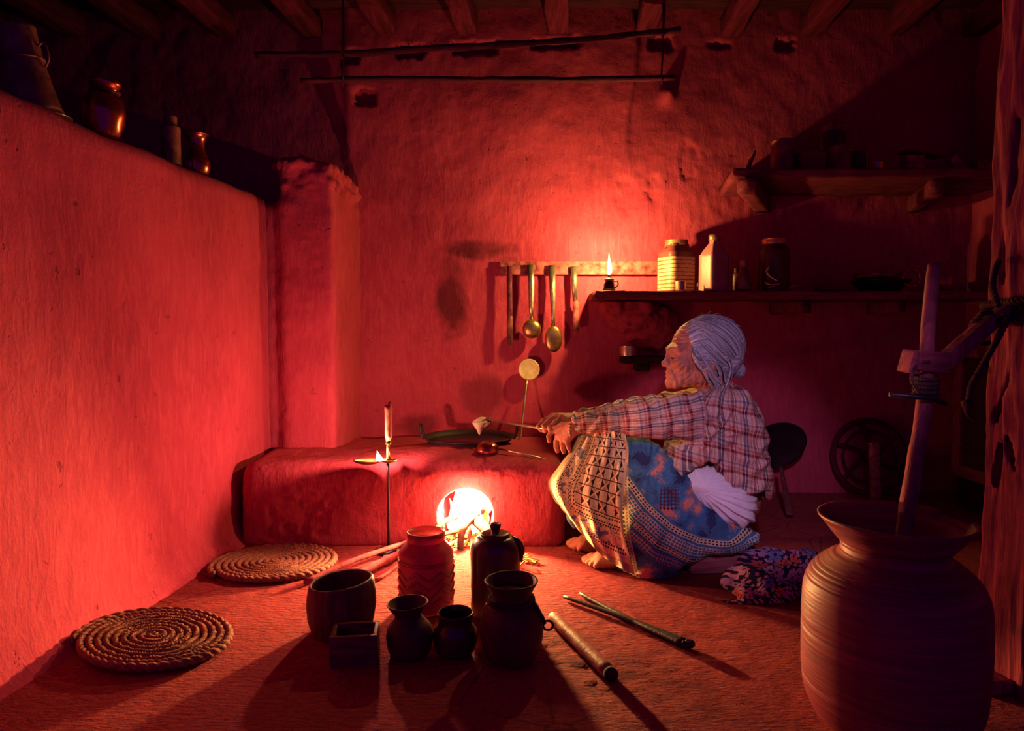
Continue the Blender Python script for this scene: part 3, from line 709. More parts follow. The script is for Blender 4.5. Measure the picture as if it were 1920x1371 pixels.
# ---- dim things on the upper shelf
zt = zu+.0175
def on2(px, Y=2.76): return (W(px, 320, Y)[0], Y, zt)
def upright(name, lab, cat, px, w, h, Y=2.76, mat=None, kind='jar', tilt=0):
    x, y, z = on2(px, Y); r = w*Y/FPX/2; hh = h*Y/FPX
    if kind == 'jar':
        root = thing(name, lab, cat, (x, y, z), (0, tilt, 0))
        mesh('body', *lathe(smoothprof([(.001, 0), (r*.9, 0), (r, hh*.06), (r, hh*.72), (r*.72, hh*.84)], 4), 32), mat, root, world=False)
        mesh('lid', *lathe([(r*.74, hh*.82), (r*.78, hh*.84), (r*.78, hh*.98), (r*.7, hh), (.001, hh)], 28), M_TIN, root, world=False)
    elif kind == 'can':
        root = thing(name, lab, cat, (x, y, z), (0, tilt, 0))
        mesh('body', *lathe([(.001, 0), (r, 0), (r*1.02, .004), (r, .007), (r, hh-.007), (r*1.02, hh-.004), (r, hh), (r*.93, hh-.002), (r*.92, hh-.01), (.001, hh-.01)], 32), mat, root, world=False)
    else:
        single(name, lab, cat, tf(roughen(box((0, 0, hh/2), (2*r, r*1.5, hh), .004), .0015, 40), (x, y, z), (0, tilt, 0)), mat)
x, y, z = on2(1400, 2.68); single('wood_offcut', 'thin slanting wood offcut at the left end of the upper shelf', 'wood', tf(box((0, 0, .04), (.012, .03, .085), .003), (x, y, z), (0, .35, 0)), M_SHELF)
upright('storage_tin', 'tall narrow tin near the left end of the upper shelf', 'tin', 1468, 44, 62, 2.74, M_TIN, 'can')
upright('wooden_box', 'low wooden box beside the tall narrow tin on the upper shelf', 'box', 1520, 44, 38, 2.70, M_SHELF, 'box')
upright('storage_jar', 'tallest dark jar with a lid standing at the back of the upper shelf', 'jar', 1558, 48, 108, 2.86, M_GLAZE, 'jar')
upright('tin_can', 'plain tin can in front of the tallest jar on the upper shelf', 'tin', 1574, 36, 48, 2.70, M_TIN, 'can')
upright('squat_jar', 'small lidded jar right of the tin can on the upper shelf', 'jar', 1606, 30, 50, 2.74, M_CLAY, 'jar')
upright('small_bowl', 'small low cup in the middle of the upper shelf', 'cup', 1643, 26, 18, 2.68, M_COPPER, 'can')
upright('cardboard_box', 'cube shaped box with a tilted lid on the right half of the upper shelf', 'box', 1710, 34, 30, 2.70, M_PAINT, 'box')
x, y, z = on2(1728, 2.70); single('slanted_board', 'short board lying slanted over the cube shaped box on the upper shelf', 'board', tf(box((0, 0, 0), (.16, .07, .010), .002), (x, y, z+.072), (0, .10, .1)), M_SHELF)
upright('leaning_book', 'small block leaning over on the right of the upper shelf', 'block', 1802, 18, 34, 2.70, M_PAINT, 'box', -.6)
upright('biscuit_tin', 'small square tin at the right end of the upper shelf', 'tin', 1842, 34, 22, 2.70, M_TIN, 'box')
# ================================================================== PERSON
PY = 2.12
person = thing('person', 'white haired seated person in plaid shirt and patterned wrap holding a ladle', 'person', W(1340, 1060, PY)*[1, 1, 0])
Hc = W(1319, 655, PY)
def hp(f, s, u): return Hc+np.array([-f, s, u])
vo = Vol((.02, 1.86, -.004), (.88, 2.42, .80), .003)
# head
vo.add(ell(hp(.0, 0, .008), (.098, .076, .088)), 0)
vo.add(ell(hp(.045, 0, -.045), (.062, .056, .070)), .03)
for s in (-1, 1):
    vo.add(cap(hp(.015, s*.046, -.078), hp(.085, s*.018, -.098), .022, .019), .02)
    vo.add(ell(hp(.078, s*.040, -.040), (.024, .020, .020)), .015)
    vo.add(cap(hp(.102, s*.010, .000), hp(.088, s*.048, .004), .011, .010), .014)
    vo.cut(ell(hp(.108, s*.034, -.024), (.019, .021, .013)), .008)
    vo.add(ell(hp(.088, s*.031, -.024), (.0115, .0125, .0115)), .001)
    vo.add(cap(hp(.1025, s*.017, -.027), hp(.094, s*.043, -.026), .0028, .002), .003)
    vo.add(cap(hp(.101, s*.019, -.036), hp(.094, s*.040, -.040), .004, .003), .006)
    vo.add(ell(hp(.103, s*.013, -.052), (.009, .0075, .007)), .006)
    vo.cut(ell(hp(.107, s*.007, -.059), (.004, .003, .004)), .002)
    # ear
    vo.add(ell(hp(.000, s*.074, -.048), (.017, .008, .031), (0, 0, s*.3)), .006)
    vo.cut(ell(hp(.003, s*.083, -.045), (.009, .006, .018)), .004)
    vo.add(ell(hp(.006, s*.077, -.076), (.008, .005, .009)), .004)
vo.add(ell(hp(.096, 0, -.106), (.021, .024, .017)), .018)
vo.add(cap(hp(.106, 0, -.012), hp(.116, 0, -.040), .008, .0095), .010)
vo.add(ell(hp(.119, 0, -.046), (.0115, .011, .009)), .006)
vo.add(ell(hp(.096, 0, -.072), (.018, .026, .018)), .012)
vo.add(cap(hp(.110, -.012, -.0725), hp(.110, .012, -.0725), .0055), .003)
vo.add(cap(hp(.108, -.011, -.083), hp(.108, .011, -.083), .006), .003)
vo.add(cap(hp(.094, -.024, -.078), hp(.094, .024, -.078), .007), .006)
for s in (-1, 1): vo.cut(cap(hp(.1045, s*.018, -.0235), hp(.094, s*.047, -.0255), .0022), .002)
vo.cut(cap(hp(.1175, -.018, -.078), hp(.1175, .018, -.078), .0022), .002)
for s in (-1, 1): vo.cut(cap(hp(.104, s*.022, -.058), hp(.092, s*.034, -.088), .0022), .004)
# neck, trunk
vo.add(cap(hp(-.005, 0, -.06), W(1358, 760, PY), .046, .056), .03)
vo.add(cap(W(1358, 775, 2.02), W(1358, 775, 2.22), .05), .04)
vo.add(cap(W(1366, 815, PY), W(1374, 935, PY), .075, .085), .05)
# legs
for (k, a, f, Yh, Yk, Yf) in (((1192, 862), (1188, 1040), 0, 2.03, 2.02, 2.06), ((1125, 860), (1166, 1012), 1, 2.21, 2.22, 2.22)):
    vo.add(cap(W(1345, 950, Yh+(.02 if Yh<2.1 else -.02)), W(*k, Yk), .055, .045), .03)
    vo.add(cap(W(*k, Yk), W(*a, Yf), .048, .034), .02)
    A = W(*a, Yf); A[2] = .060
    vo.add(cap(A+[0, 0, .03], A+[.012, 0, -.025], .033, .028), .02)            # ankle, heel
    B = A+np.array([-.125 if f else -.10, -.008, -.030]); B[2] = .026
    vo.add(cap(A+[-.008, 0, -.008], B, .032, .023), .02)
    vo.add(cap(A+[.01, .006, -.034], B+[.01, .022, -.004], .026, .020), .02)
    vo.add(cap(B+[.03, -.018, -.006], B+[0, -.02, -.007], .020, .018), .015)
    tl = [(-.046, .030, .0125), (-.045, .013, .0098), (-.040, -.002, .0092), (-.032, -.016, .0088), (-.020, -.030, .0085)]
    for (dx, dy, r) in tl:
        vo.add(cap(B+[-.004, dy*.8, -.004], B+[dx*.6, dy, -.006], .012, r), .010)
        vo.add(cap(B+[dx*.6, dy, -.006], B+[dx, dy, -.0145], r, r*.95), .003)
# arms
SN, EN, WN = W(1335, 772, 1.99), W(1205, 792, 1.95), W(1080, 800, 2.02)
SF, EF, WF = W(1325, 762, 2.26), W(1200, 768, 2.30), W(1082, 787, 2.19)
for S_, E_, W_ in ((SN, EN, WN), (SF, EF, WF)):
    vo.add(cap(S_, E_, .042, .033), .02); vo.add(cap(E_, W_, .033, .020), .01)
def finger(pts, r0=.0088, r1=.0070):
    P = [W(*p) for p in pts]; n = len(P)-1
    for i in range(n): vo.add(cap(P[i], P[i+1], r0+(r1-r0)*i/n, r0+(r1-r0)*(i+1)/n), .0035)
# far (right) hand: closed on the ladle handle
kn = [(1036, 781, 2.155), (1045, 781, 2.14), (1054, 783, 2.125), (1062, 787, 2.115)]
for k in kn: vo.add(cap(W(1078, 787, 2.175), W(*k), .017, .0115), .010)
finger([kn[0], (1019, 789, 2.150), (1010, 800, 2.142), (1015, 807, 2.136)])
finger([kn[1], (1030, 788, 2.130), (1020, 799, 2.122), (1022, 809, 2.128)])
finger([kn[2], (1041, 792, 2.105), (1031, 801, 2.102), (1031, 809, 2.116)], .0085, .0068)
finger([kn[3], (1052, 796, 2.095), (1044, 803, 2.092), (1042, 810, 2.105)], .008, .0062)
finger([(1068, 789, 2.185), (1048, 795, 2.178), (1030, 799, 2.168)], .011, .0075)
# near (left) hand: hanging loosely in front of it
kn = [(1047, 808, 2.075), (1047, 818, 2.060), (1055, 823, 2.045), (1064, 826, 2.030)]
for k in kn: vo.add(cap(W(1075, 803, 2.025), W(*k), .018, .0115), .010)
finger([kn[0], (1034, 810, 2.085), (1029, 818, 2.088), (1030, 827, 2.082)])
finger([kn[1], (1043, 829, 2.066), (1043, 838, 2.068), (1045, 846, 2.072)])
finger([kn[2], (1054, 833, 2.046), (1055, 841, 2.049), (1057, 848, 2.055)], .0085, .0068)
finger([kn[3], (1065, 835, 2.028), (1067, 841, 2.030), (1069, 847, 2.036)], .008, .0062)
finger([(1070, 799, 2.045), (1054, 798, 2.075), (1041, 803, 2.092)], .011, .0078)
V, F = vo.mesh()
def wrinkle(V):
    q = V-Hc; f, s, u = -q[:, 0], q[:, 1], q[:, 2]; d = np.zeros(len(V)); face = np.clip((f-.035)/.02, 0, 1)*(np.linalg.norm(q, axis=1) < .17)
    w = fbm(V, 30, 2, 3)
    d += face*np.clip((u-.012)/.01, 0, 1)*.0011*np.sin(u*620+w*2.5+f*40)
    d += face*np.clip((-.02-u)/.01, 0, 1)*.0012*np.sin(f*420+u*160+w*5)
    d += face*.0009*fbm(V, 70, 2, 5); d -= face*.0022*np.exp(-((f-.058-.25*(u+.05))/.0035)**2)*(u < -.035); d -= face*.0018*np.exp(-((f-.072)/.003)**2)*(u < -.06)
    nk = (np.linalg.norm(q, axis=1) < .2)*np.clip((-.08-u)/.02, 0, 1); d += nk*.0015*np.sin(f*300+w*4)
    d += .0006*fbm(V, 110, 2, 9)*(1-face)
    return d
V, F = disp((V, F), wrinkle)
V[:, 2] = np.maximum(V[:, 2], .001)
t = NT('weathered_skin'); v = t.co(kind='W')
c = t.ramp(t.noise(v, 38, 4, .6), [(.3, (.34, .105, .075)), (.7, (.56, .20, .135))])
wv = t.noise(t.co((60, 60, 160), kind='W', rot=(0, .5, 0)), 2.2, 5, .65, .8)
c = t.mix(t.M('MULTIPLY', t.ramp(wv, [(.3, 1.), (.48, 0.)]), .55), c, (.13, .03, .028))
M_SKIN = t.out(c, .58, 0, t.bump(wv, .5, .004), Specular_IOR_Level=.2)
mesh('body', V, F, M_SKIN, person)
la = []; br = []
for s in (-1, 1):
    la.append(tube(spline([hp(.1035, s*.019, -.0245), hp(.1035, s*.030, -.0280), hp(.096, s*.045, -.0255)], 5), .0013, 5))
    br.append(tube(spline([hp(.1135, s*.012, -.001), hp(.108, s*.032, .006), hp(.091, s*.052, .001)], 5), [.0016]*2+[.0022]*7+[.0012]*2, 6, flat=.6))
M_LASH = basic('dark_lash_hair', (.05, .02, .02), (.03, .012, .012), .8); M_BROW = basic('grey_brow_hair', (.36, .28, .28), (.16, .12, .12), .8, ns=200)
for q in la: mesh('eyelash', *q, M_LASH, person)
for q in br: mesh('eyebrow', *roughen(q, .0005, 200), M_BROW, person)
# fingernails and toenails left as part of the body; bangle
P = []
for k in range(15):
    a = 2*PI*k/15; c = WN+(W(1068, 806, 2.03)-WN)*.75; P.append(sphere(c+np.array([.006*math.cos(a), .024*math.cos(a), .024*math.sin(a)]), .0042, 10, 6))
b = mesh('bangle', *join(*P), M_STEEL, person); b['label'] = 'beaded bangle on the left wrist'

# ---- hair: cap plus combed strands gathered in a small knot at the nape
vo = Vol(hp(.16, -.12, -.16).tolist()[:1]+[PY-.12, Hc[2]-.16], (Hc[0]+.17, PY+.12, Hc[2]+.14), .003)
vo.add(ell(hp(-.016, 0, .009), (.106, .086, .094)), 0)
vo.add(ell(hp(-.045, 0, -.040), (.066, .066, .06)), .03)
for s in (-1, 1): vo.add(ell(hp(.018, s*.060, -.010), (.034, .022, .038)), .03)
def halfspace(n, c, off=0):
    n = np.array(n, float); n /= np.linalg.norm(n); c = np.array(c)
    return (lambda x, y, z: (x-c[0])*n[0]+(y-c[1])*n[1]+(z-c[2])*n[2]-off), vo.lo, vo.lo+vo.n*vo.h
vo.cut(ell(hp(.122, 0, -.030), (.100, .10, .104), (0, .25, 0)), .012)     # face opening
vo.cut(ell(hp(.02, -.09, -.078), (.048, .05, .040)), .012); vo.cut(ell(hp(.02, .09, -.078), (.048, .05, .040)), .012)
vo.cut(ell(hp(.05, 0, -.13), (.10, .12, .060)), .01)
V, F = vo.mesh()
def comb(V):
    q = V-Hc; a = np.arctan2(q[:, 2]+.02, -q[:, 0]-.0+0*q[:, 1]); b = q[:, 1]
    w = fbm(V, 14, 2, 3); rr = np.hypot(q[:, 2]-.0, q[:, 1])
    th = np.arctan2(q[:, 2]+.04, q[:, 1]); return .0014*np.sin(th*75+w*6)+.0012*np.sin(th*131+w*9)+.003*w
V0h = V.copy(); V, F = disp((V, F), comb)
t = NT('grey_hair'); v = t.attr('flow')
c = t.ramp(t.noise(v, 1., 4, .7), [(.30, (.05, .04, .06)), (.46, (.28, .25, .30)), (.70, (.74, .67, .68))]); M_HAIR = t.out(c, .5, 0, Specular_IOR_Level=.25)
K = hp(-.094, -.012, -.060); P = [(V, F)]
def onsk(d, lift):
    d = d/np.linalg.norm(d); r = 1/np.sqrt((d[0]/.110)**2+(d[1]/.087)**2+(d[2]/.094)**2); return Hc+np.array([.012, 0, .010])+d*(r+lift)
kd = K-Hc-np.array([.012, 0, .010]); kd /= np.linalg.norm(kd)
for i in range(620):
    th = rng.uniform(-1.25, 1.25); top = abs(th) < .8
    s = math.sin(th); f = .52-.30*abs(math.sin(th))**1.6+rng.uniform(-.07, .05); u = .66*math.cos(th)+.05-.20*abs(s)
    d0 = np.array([-f, s*.82, u]); d0 /= np.linalg.norm(d0); lift = rng.uniform(.0002, .0050); pts = []
    ang = math.acos(np.clip(d0 @ kd, -1, 1)); en = rng.uniform(.9, 1.0); wv = rng.uniform(-.05, .05); ph = rng.uniform(0, 6)
    sag = .22*abs(s)
    for k in range(17):
        tt = k/16*en; q = (math.sin((1-tt)*ang)*d0+math.sin(tt*ang)*kd)/math.sin(ang)
        q = q+np.array([0, 0, 1])*(-sag*math.sin(PI*tt))+np.array([0, wv, wv])*math.sin(PI*tt)+.012*math.sin(7*tt+ph)*np.array([0, .5, 1])
        pts.append(onsk(q, lift*1.3*math.sin(PI*min(1, tt+.04))-.007*max(0, 1-tt*6)))
    P.append(tube(pts, np.linspace(.0006, .0011, 17), 4))
# wavy side locks swept from the temple over the ear to the nape
for i in range(150):
    s = rng.choice([-1, 1], p=[.75, .25]); u0 = rng.uniform(-.45, .55); d0 = np.array([-(.50+.15*rng.random()), s*.80, u0]); d0 /= np.linalg.norm(d0); pts = []
    ang = math.acos(np.clip(d0 @ kd, -1, 1)); sg = rng.uniform(.02, .30); ph = rng.uniform(0, 6); lf = rng.uniform(.003, .0105); am = rng.uniform(.01, .035)
    for k in range(17):
        tt = k/16; q = (math.sin((1-tt)*ang)*d0+math.sin(tt*ang)*kd)/math.sin(ang); q = q+np.array([0, 0, -sg*math.sin(PI*tt)])+am*math.sin(9*tt+ph)*np.array([0, 0, 1])
        pts.append(onsk(q, lf*math.sin(PI*min(1, tt+.05))-.006*max(0, 1-tt*7)))
    P.append(tube(pts, np.linspace(.0007, .0013, 17), 4))
for i in range(60):
    d0 = rng.normal(size=3); d0[0] = abs(d0[0])*.7; d0[2] = abs(d0[2]); d0 /= np.linalg.norm(d0); e = rng.normal(size=3)*.25
    P.append(tube(spline([onsk(d0, .001), onsk(d0+e*.5, .006), onsk(d0+e+[.15, 0, -.1], rng.uniform(.006, .016))], 5), .0005, 4))
# loose strands hanging over and below the ear
for (a, b, c, d, r) in (((.045, .004), (.02, -.03), (.0, -.075), (-.03, -.112), .0016), ((.05, -.01), (.015, -.045), (-.012, -.09), (-.036, -.118), .0014), ((.04, .01), (.0, -.02), (-.035, -.05), (-.05, -.11), .0016), ((.03, .0), (-.005, -.03), (-.03, -.08), (-.014, -.115), .0014), ((.042, -.004), (.03, -.05), (.012, -.085), (-.01, -.122), .0012), ((.0, .03), (-.03, .0), (-.06, -.05), (-.045, -.112), .0016), ((.055, .01), (.05, -.02), (.03, -.035), (.012, -.03), .0016), ((.05, .0), (.045, -.03), (.028, -.05), (.008, -.04), .0015)):
    for j in range(5):
        e = rng.uniform(-.004, .004, 3); P.append(tube(spline([hp(x+e[0], -.078-abs(e[2])-.006*(i > 0), y+e[1]*(1+i)) for i, (x, y) in enumerate((a, b, c, d))], 6), r*.75, 4))
for i in range(70):
    a = rng.uniform(0, 2*PI); r1, r2 = .027, .022; c0 = K+[.010, 0, -.004]
    n = rng.normal(size=3); n /= np.linalg.norm(n); u = np.cross(n, [0.3, .8, .1]); u /= np.linalg.norm(u); w = np.cross(n, u)
    P.append(tube([c0+.022*(math.cos(q)*u+math.sin(q)*w)*rng.uniform(.92, 1.08) for q in np.linspace(a, a+3.6, 12)], .0011, 4))
P.append(sphere(K+[.010, 0, -.004], .0205, 14, 9))
q = V0h-Hc; flow = [np.stack([np.arctan2(q[:, 2]+.04, q[:, 1])*26, -q[:, 0]*9, 0*q[:, 0]], 1)]
for k, (vv, ff_) in enumerate(P[1:]): flow.append(np.stack([np.full(len(vv), rng.uniform(0, 60)), np.linspace(0, .6, len(vv)), 0*vv[:, 0]+k*.01], 1))
mesh('hair', *join(*P), M_HAIR, person, attrs={'flow': np.vstack(flow)})

# ---- shirt
def seg_uv(V, a, b, up=(0, 0, 1)):
    a = np.array(a); b = np.array(b); d = b-a; L = np.linalg.norm(d); d = d/L; q = V-a; t_ = q @ d
    u = np.array(up, float); u = u-d*(u @ d); u /= np.linalg.norm(u); w = np.cross(d, u); r = q-t_[:, None]*d
    return t_, np.arctan2(r @ w, r @ u), np.linalg.norm(r, axis=1)
vo = Vol((.10, 1.80, .12), (.92, 2.46, .66), .0032)
vo.add(prism([(1318, 742), (1352, 730), (1384, 728), (1402, 750), (1418, 785), (1429, 830), (1433, 880), (1430, 930), (1370, 932), (1330, 905), (1296, 878), (1286, 850), (1290, 812), (1300, 770)], 2.075, PY, .172, .085), 0)
SN2, SF2 = W(1338, 768, 2.0), W(1328, 756, 2.25)
vo.add(cap(SN2, W(1205, 785, 1.95), .060, .046), .03); vo.add(cap(W(1205, 785, 1.95), W(1090, 794, 2.015), .044, .031), .02)
vo.add(cap(SF2, W(1200, 768, 2.30), .058, .042), .03); vo.add(cap(W(1200, 768, 2.30), W(1085, 785, 2.20), .042, .027), .02)
vo.add(cap(W(1205, 800, 1.96), W(1310, 806, 1.98), .030, .036), .03)
# collar
vo.add(cap(W(1322, 740, 2.06), W(1372, 730, 2.07), .016, .018), .02); vo.add(cap(W(1322, 740, 2.18), W(1372, 730, 2.17), .016, .018), .02)
# front tail and side vent
vo.add(prism([(1262, 838), (1330, 820), (1345, 862), (1306, 868), (1288, 888), (1270, 906), (1256, 880)], 1.98, 2.02, .065, .022), .02)
vo.cut(prism([(1280, 912), (1300, 876), (1330, 866), (1354, 884), (1364, 930), (1366, 990), (1270, 990)], 1.97, 1.95, .085, .01), .008)
vo.cut(cap(W(1080, 800, 2.02), W(1094, 796, 2.016), .0235), .003); vo.cut(cap(W(1074, 787, 2.195), W(1088, 786, 2.198), .0215), .003)
vo.cut(prism([(1300, 936), (1360, 929), (1440, 919), (1455, 1010), (1300, 1010)], 1.99, PY, .4, .0), .004)
V, F = vo.mesh(); V0 = V.copy()
tn, an, rn = seg_uv(V, SN2, WN, (0, -1, .0)); tfa, af, rf_ = seg_uv(V, SF2, WF, (0, -1, 0))
Ln = np.linalg.norm(WN-SN2); isn = (tn > .03) & (rn < .135) & (V[:, 1] < 2.10) & (V[:, 0] < W(1318, 800, 1.96)[0]) & (V[:, 2] > W(1300, 836, 1.96)[2]); isf = (tfa > .03) & (rf_ < .13) & (V[:, 1] > 2.13) & (V[:, 0] < W(1308, 800, 2.26)[0])
def folds(V):
    w = fbm(V, 9, 2, 4); arm = (isn | isf)
    t_ = np.where(isn, tn, tfa); a_ = np.where(isn, an, af)
    d = np.where(arm, .0035*np.sin(t_*95+2.2*np.sin(a_*2)+w*5)+.0025*np.sin(a_*5+t_*22+w*3), 0)
    ph = (V[:, 0]*45+V[:, 2]*30)
    d += np.where(arm, 0, .0055*np.sin(ph+w*6)*np.clip((V[:, 2]-.2)/.1, .3, 1)+.004*np.sin(V[:, 2]*70-V[:, 0]*50+w*7))
    # radiating creases below the armpit
    c = W(1330, 815, 2.0); q = V-c; rr = np.hypot(q[:, 0], q[:, 2]); th = np.arctan2(q[:, 2], q[:, 0])
    d += np.where(~arm, .005*np.sin(th*13+w*3)*np.exp(-(rr/.09)**2), 0)
    return d+.0012*fbm(V, 60, 2, 6)
V, F = disp((V, F), folds)
# cloth coordinates (in metres along and across the weave)
cx = PY; ang = np.arctan2(V0[:, 1]-PY, V0[:, 0]-W(1362, 850, PY)[0]); ang = np.where(ang > PI/2, ang-2*PI, ang)
sp = V0[:, 2]+.25*(V0[:, 0]-.6)
uv = np.stack([ang*.145, sp, np.zeros(len(V))], 1)
for msk, a_, b_ in ((isn, SN2, WN), (isf, SF2, WF)):
    dd = (b_-a_)/np.linalg.norm(b_-a_); uu = np.array([0, 0, 1.]); uu = uu-dd*(uu @ dd); uu /= np.linalg.norm(uu); q_ = V0[msk]-a_
    t_ = q_ @ dd; fan = 1+.55*np.clip(t_/.45, 0, 1); uv[msk] = np.stack([(q_ @ uu)*fan+.35*np.abs(q_[:, 1]-a_[1]*0)*0+.02, t_, np.ones(msk.sum())], 1)
t = NT('plaid_cotton'); q = t.xyz(t.attr('weave'))
def stripes(x, per, stops):
    return t.ramp(t.M('FRACT', t.M('MULTIPLY', x, 1/per)), stops, 'CONSTANT')
cr, wh, nv, mr, pk = (.72, .52, .44), (.90, .74, .68), (.03, .022, .085), (.30, .022, .035), (.58, .20, .17)
A = stripes(q[0], .058, [(0, nv), (.10, wh), (.13, nv), (.22, cr), (.36, pk), (.44, cr), (.50, mr), (.62, wh), (.65, mr), (.70, cr), (.84, pk), (.90, cr)])
B = stripes(q[1], .060, [(0, cr), (.16, wh), (.19, cr), (.30, mr), (.42, pk), (.47, wh), (.50, pk), (.60, cr), (.74, (.33, .28, .36)), (.84, wh), (.87, cr)])
c = t.mix(.62, A, t.mix(1., A, B, 'MULTIPLY')); c = t.mix(.28, c, B)
c = t.mix(1., c, t.ramp(t.noise(t.co(kind='W'), 260, 2), [(.3, .75), (.7, 1.1)]), 'MULTIPLY')
M_SHIRT = t.out(c, .9, 0, t.bump(t.noise(t.co(kind='W'), 300, 3), .35, .002), Specular_IOR_Level=.15)
mesh('shirt', V, F, M_SHIRT, person, attrs={'weave': uv})

# ---- white waist sash
vo = Vol((.40, 1.84, .02), (.88, 2.40, .40), .0035)
vo.add(prism([(1268, 902), (1292, 868), (1340, 872), (1392, 900), (1414, 935), (1408, 970), (1388, 986), (1345, 974), (1300, 945)], 2.03, PY, .182, .075), 0)
V, F = vo.mesh()
def sf(V):
    a = W(1275, 890, PY); q = V-a; th = np.arctan2(q[:, 2], q[:, 0]); w = fbm(V, 10, 2, 7)
    r = np.hypot(q[:, 0], q[:, 2]); return (.0036*np.sin(th*40+w*4)+.0018*np.sin(th*83+w*6))*np.clip(r/.12, .1, 1)
V, F = disp((V, F), sf)
M_SASH = basic('white_cotton', (.86, .80, .84), (.74, .66, .72), .9, ns=20, bump=.3, bs=200)
mesh('sash', V, F, M_SASH, person)

# ---- patterned wrap skirt
vo = Vol((.24, 1.78, -.006), (.90, 2.44, .44), .0035)
vo.add(prism([(1168, 838), (1196, 826), (1235, 838), (1272, 868), (1300, 915), (1345, 960), (1388, 980), (1414, 990), (1414, 1012), (1380, 1026), (1330, 1034), (1296, 1040), (1262, 1072), (1238, 1082), (1200, 1078), (1178, 1066), (1168, 1010), (1163, 930)], 2.03, PY-.015, .170, .06), 0)
vo.add(cap(W(1192, 862, 2.02), W(1186, 1040, 2.03), .062, .060), .04)
vo.add(cap(W(1120, 862, 2.22), W(1180, 930, 2.2), .06, .07), .05)
vo.add(ell(W(1120, 930, 2.20), (.07, .09, .10)), .04)
vo.cut(rbox((.3, 2.1, -.05), (2, 2, .1), .0), 0)
V, F = vo.mesh()
def kf(V):
    w = fbm(V, 7, 2, 8); k = W(1195, 850, PY); q = V-k; r = np.hypot(q[:, 0], q[:, 2]); th = np.arctan2(q[:, 2], q[:, 0])
    return .0055*np.sin(th*16+w*5)*np.clip(r/.2, .25, 1.2)+.003*np.sin(r*75+w*6)*np.clip((.16-V[:, 2])/.1, 0, 1)+.0015*fbm(V, 40, 2, 5)
V, F = disp((V, F), kf); V[:, 2] = np.maximum(V[:, 2], .0015)
def polyd(V, pts, Y=1.97):
    P = np.array([W(a, b, Y)[[0, 2]] for a, b in pts]); X = V[:, [0, 2]]; best = np.full(len(V), 1e9); al = np.zeros(len(V)); sg = np.ones(len(V)); L = 0
    for i in range(len(P)-1):
        e = P[i+1]-P[i]; l = np.linalg.norm(e); q = X-P[i]; tt = np.clip((q @ e)/(l*l), 0, 1); d = np.linalg.norm(q-tt[:, None]*e, axis=1); m = d < best
        best[m] = d[m]; al[m] = L+tt[m]*l; sg[m] = np.sign(e[0]*q[m, 1]-e[1]*q[m, 0]); L += l
    return np.stack([al, best*sg, np.zeros(len(V))], 1)
b1 = polyd(V, [(1172, 900), (1205, 945), (1250, 985), (1305, 1012), (1360, 1016), (1425, 990)])
b2 = polyd(V, [(1165, 815), (1163, 900), (1166, 1000), (1185, 1080)])
t = NT('printed_wrap_cotton'); v = t.co(kind='W'); q = t.xyz(v); B1 = t.xyz(t.attr('band')); B2 = t.xyz(t.attr('edge'))
pix = t.comb(t.M('MULTIPLY', t.M('FLOOR', t.M('MULTIPLY', t.M('ADD', q[0], q[2]), 95.)), .0105), t.M('MULTIPLY', t.M('FLOOR', t.M('MULTIPLY', t.M('SUBTRACT', q[0], q[2]), 95.)), .0105))
n = t.noise(pix, 9, 2, .5)
c = t.ramp(n, [(0, (.035, .045, .12)), (.40, (.05, .12, .24)), (.47, (.06, .17, .34)), (.54, (.20, .20, .28)), (.60, (.62, .24, .18)), (.70, (.52, .20, .18)), (.76, (.07, .16, .28))], 'CONSTANT')
def dash(a, d, n_, on, wd, per, duty=.6):
    """row of dashes at offset on, width wd"""
    m = t.M('LESS_THAN', t.M('ABSOLUTE', t.M('SUBTRACT', d, on)), wd); return t.M('MULTIPLY', m, t.M('LESS_THAN', t.M('FRACT', t.M('MULTIPLY', a, 1/per)), duty))
def inb(d, lo, hi): return t.M('MULTIPLY', t.M('GREATER_THAN', d, lo), t.M('LESS_THAN', d, hi))
# printed border: cream ground with dashes, blue ground with lattice
def border(c, a, d, s=1.):
    blue = (.06, .17, .30); cream = (.62, .52, .36); dk = (.04, .02, .03)
    c = t.mix(inb(d, -.105*s, .02*s), c, blue)
    lat = t.vor(t.comb(t.M('MULTIPLY', a, 1.), d, 0.), 105, 'Distance', 'DISTANCE_TO_EDGE', .25)
    lm = t.M('MULTIPLY', t.M('LESS_THAN', lat, .13), inb(d, -.045*s, -.012*s)); c = t.mix(lm, c, (.66, .50, .36))
    c = t.mix(inb(d, -.004*s, .014*s), c, cream); c = t.mix(dash(a, d, 0, .009*s, .0022*s, .0105), c, dk); c = t.mix(dash(a, d, 0, .001*s, .0022*s, .0105), c, dk)
    c = t.mix(inb(d, -.066*s, -.050*s), c, cream); c = t.mix(dash(a, d, 0, -.054*s, .002*s, .0105), c, dk); c = t.mix(dash(a, d, 0, -.062*s, .002*s, .0105), c, dk)
    l2 = t.M('MULTIPLY', t.M('LESS_THAN', lat, .13), inb(d, -.098*s, -.075*s)); c = t.mix(l2, c, (.58, .36, .28)); return c
c = border(c, B1[0], B1[1])
e = t.M('ABSOLUTE', B2[1]); c = t.mix(t.M('LESS_THAN', e, .020), c, (.62, .50, .32))
c = t.mix(dash(B2[0], e, 0, .006, .0025, .012), c, (.06, .04, .04)); c = t.mix(dash(B2[0], e, 0, .014, .002, .009), c, (.35, .10, .08))
sq = t.M('MULTIPLY', t.M('LESS_THAN', t.M('ABSOLUTE', t.M('SUBTRACT', q[0], W(1250, 930, 1.97)[0])), .026), t.M('LESS_THAN', t.M('ABSOLUTE', t.M('SUBTRACT', q[2], W(1250, 930, 1.97)[2])), .034))
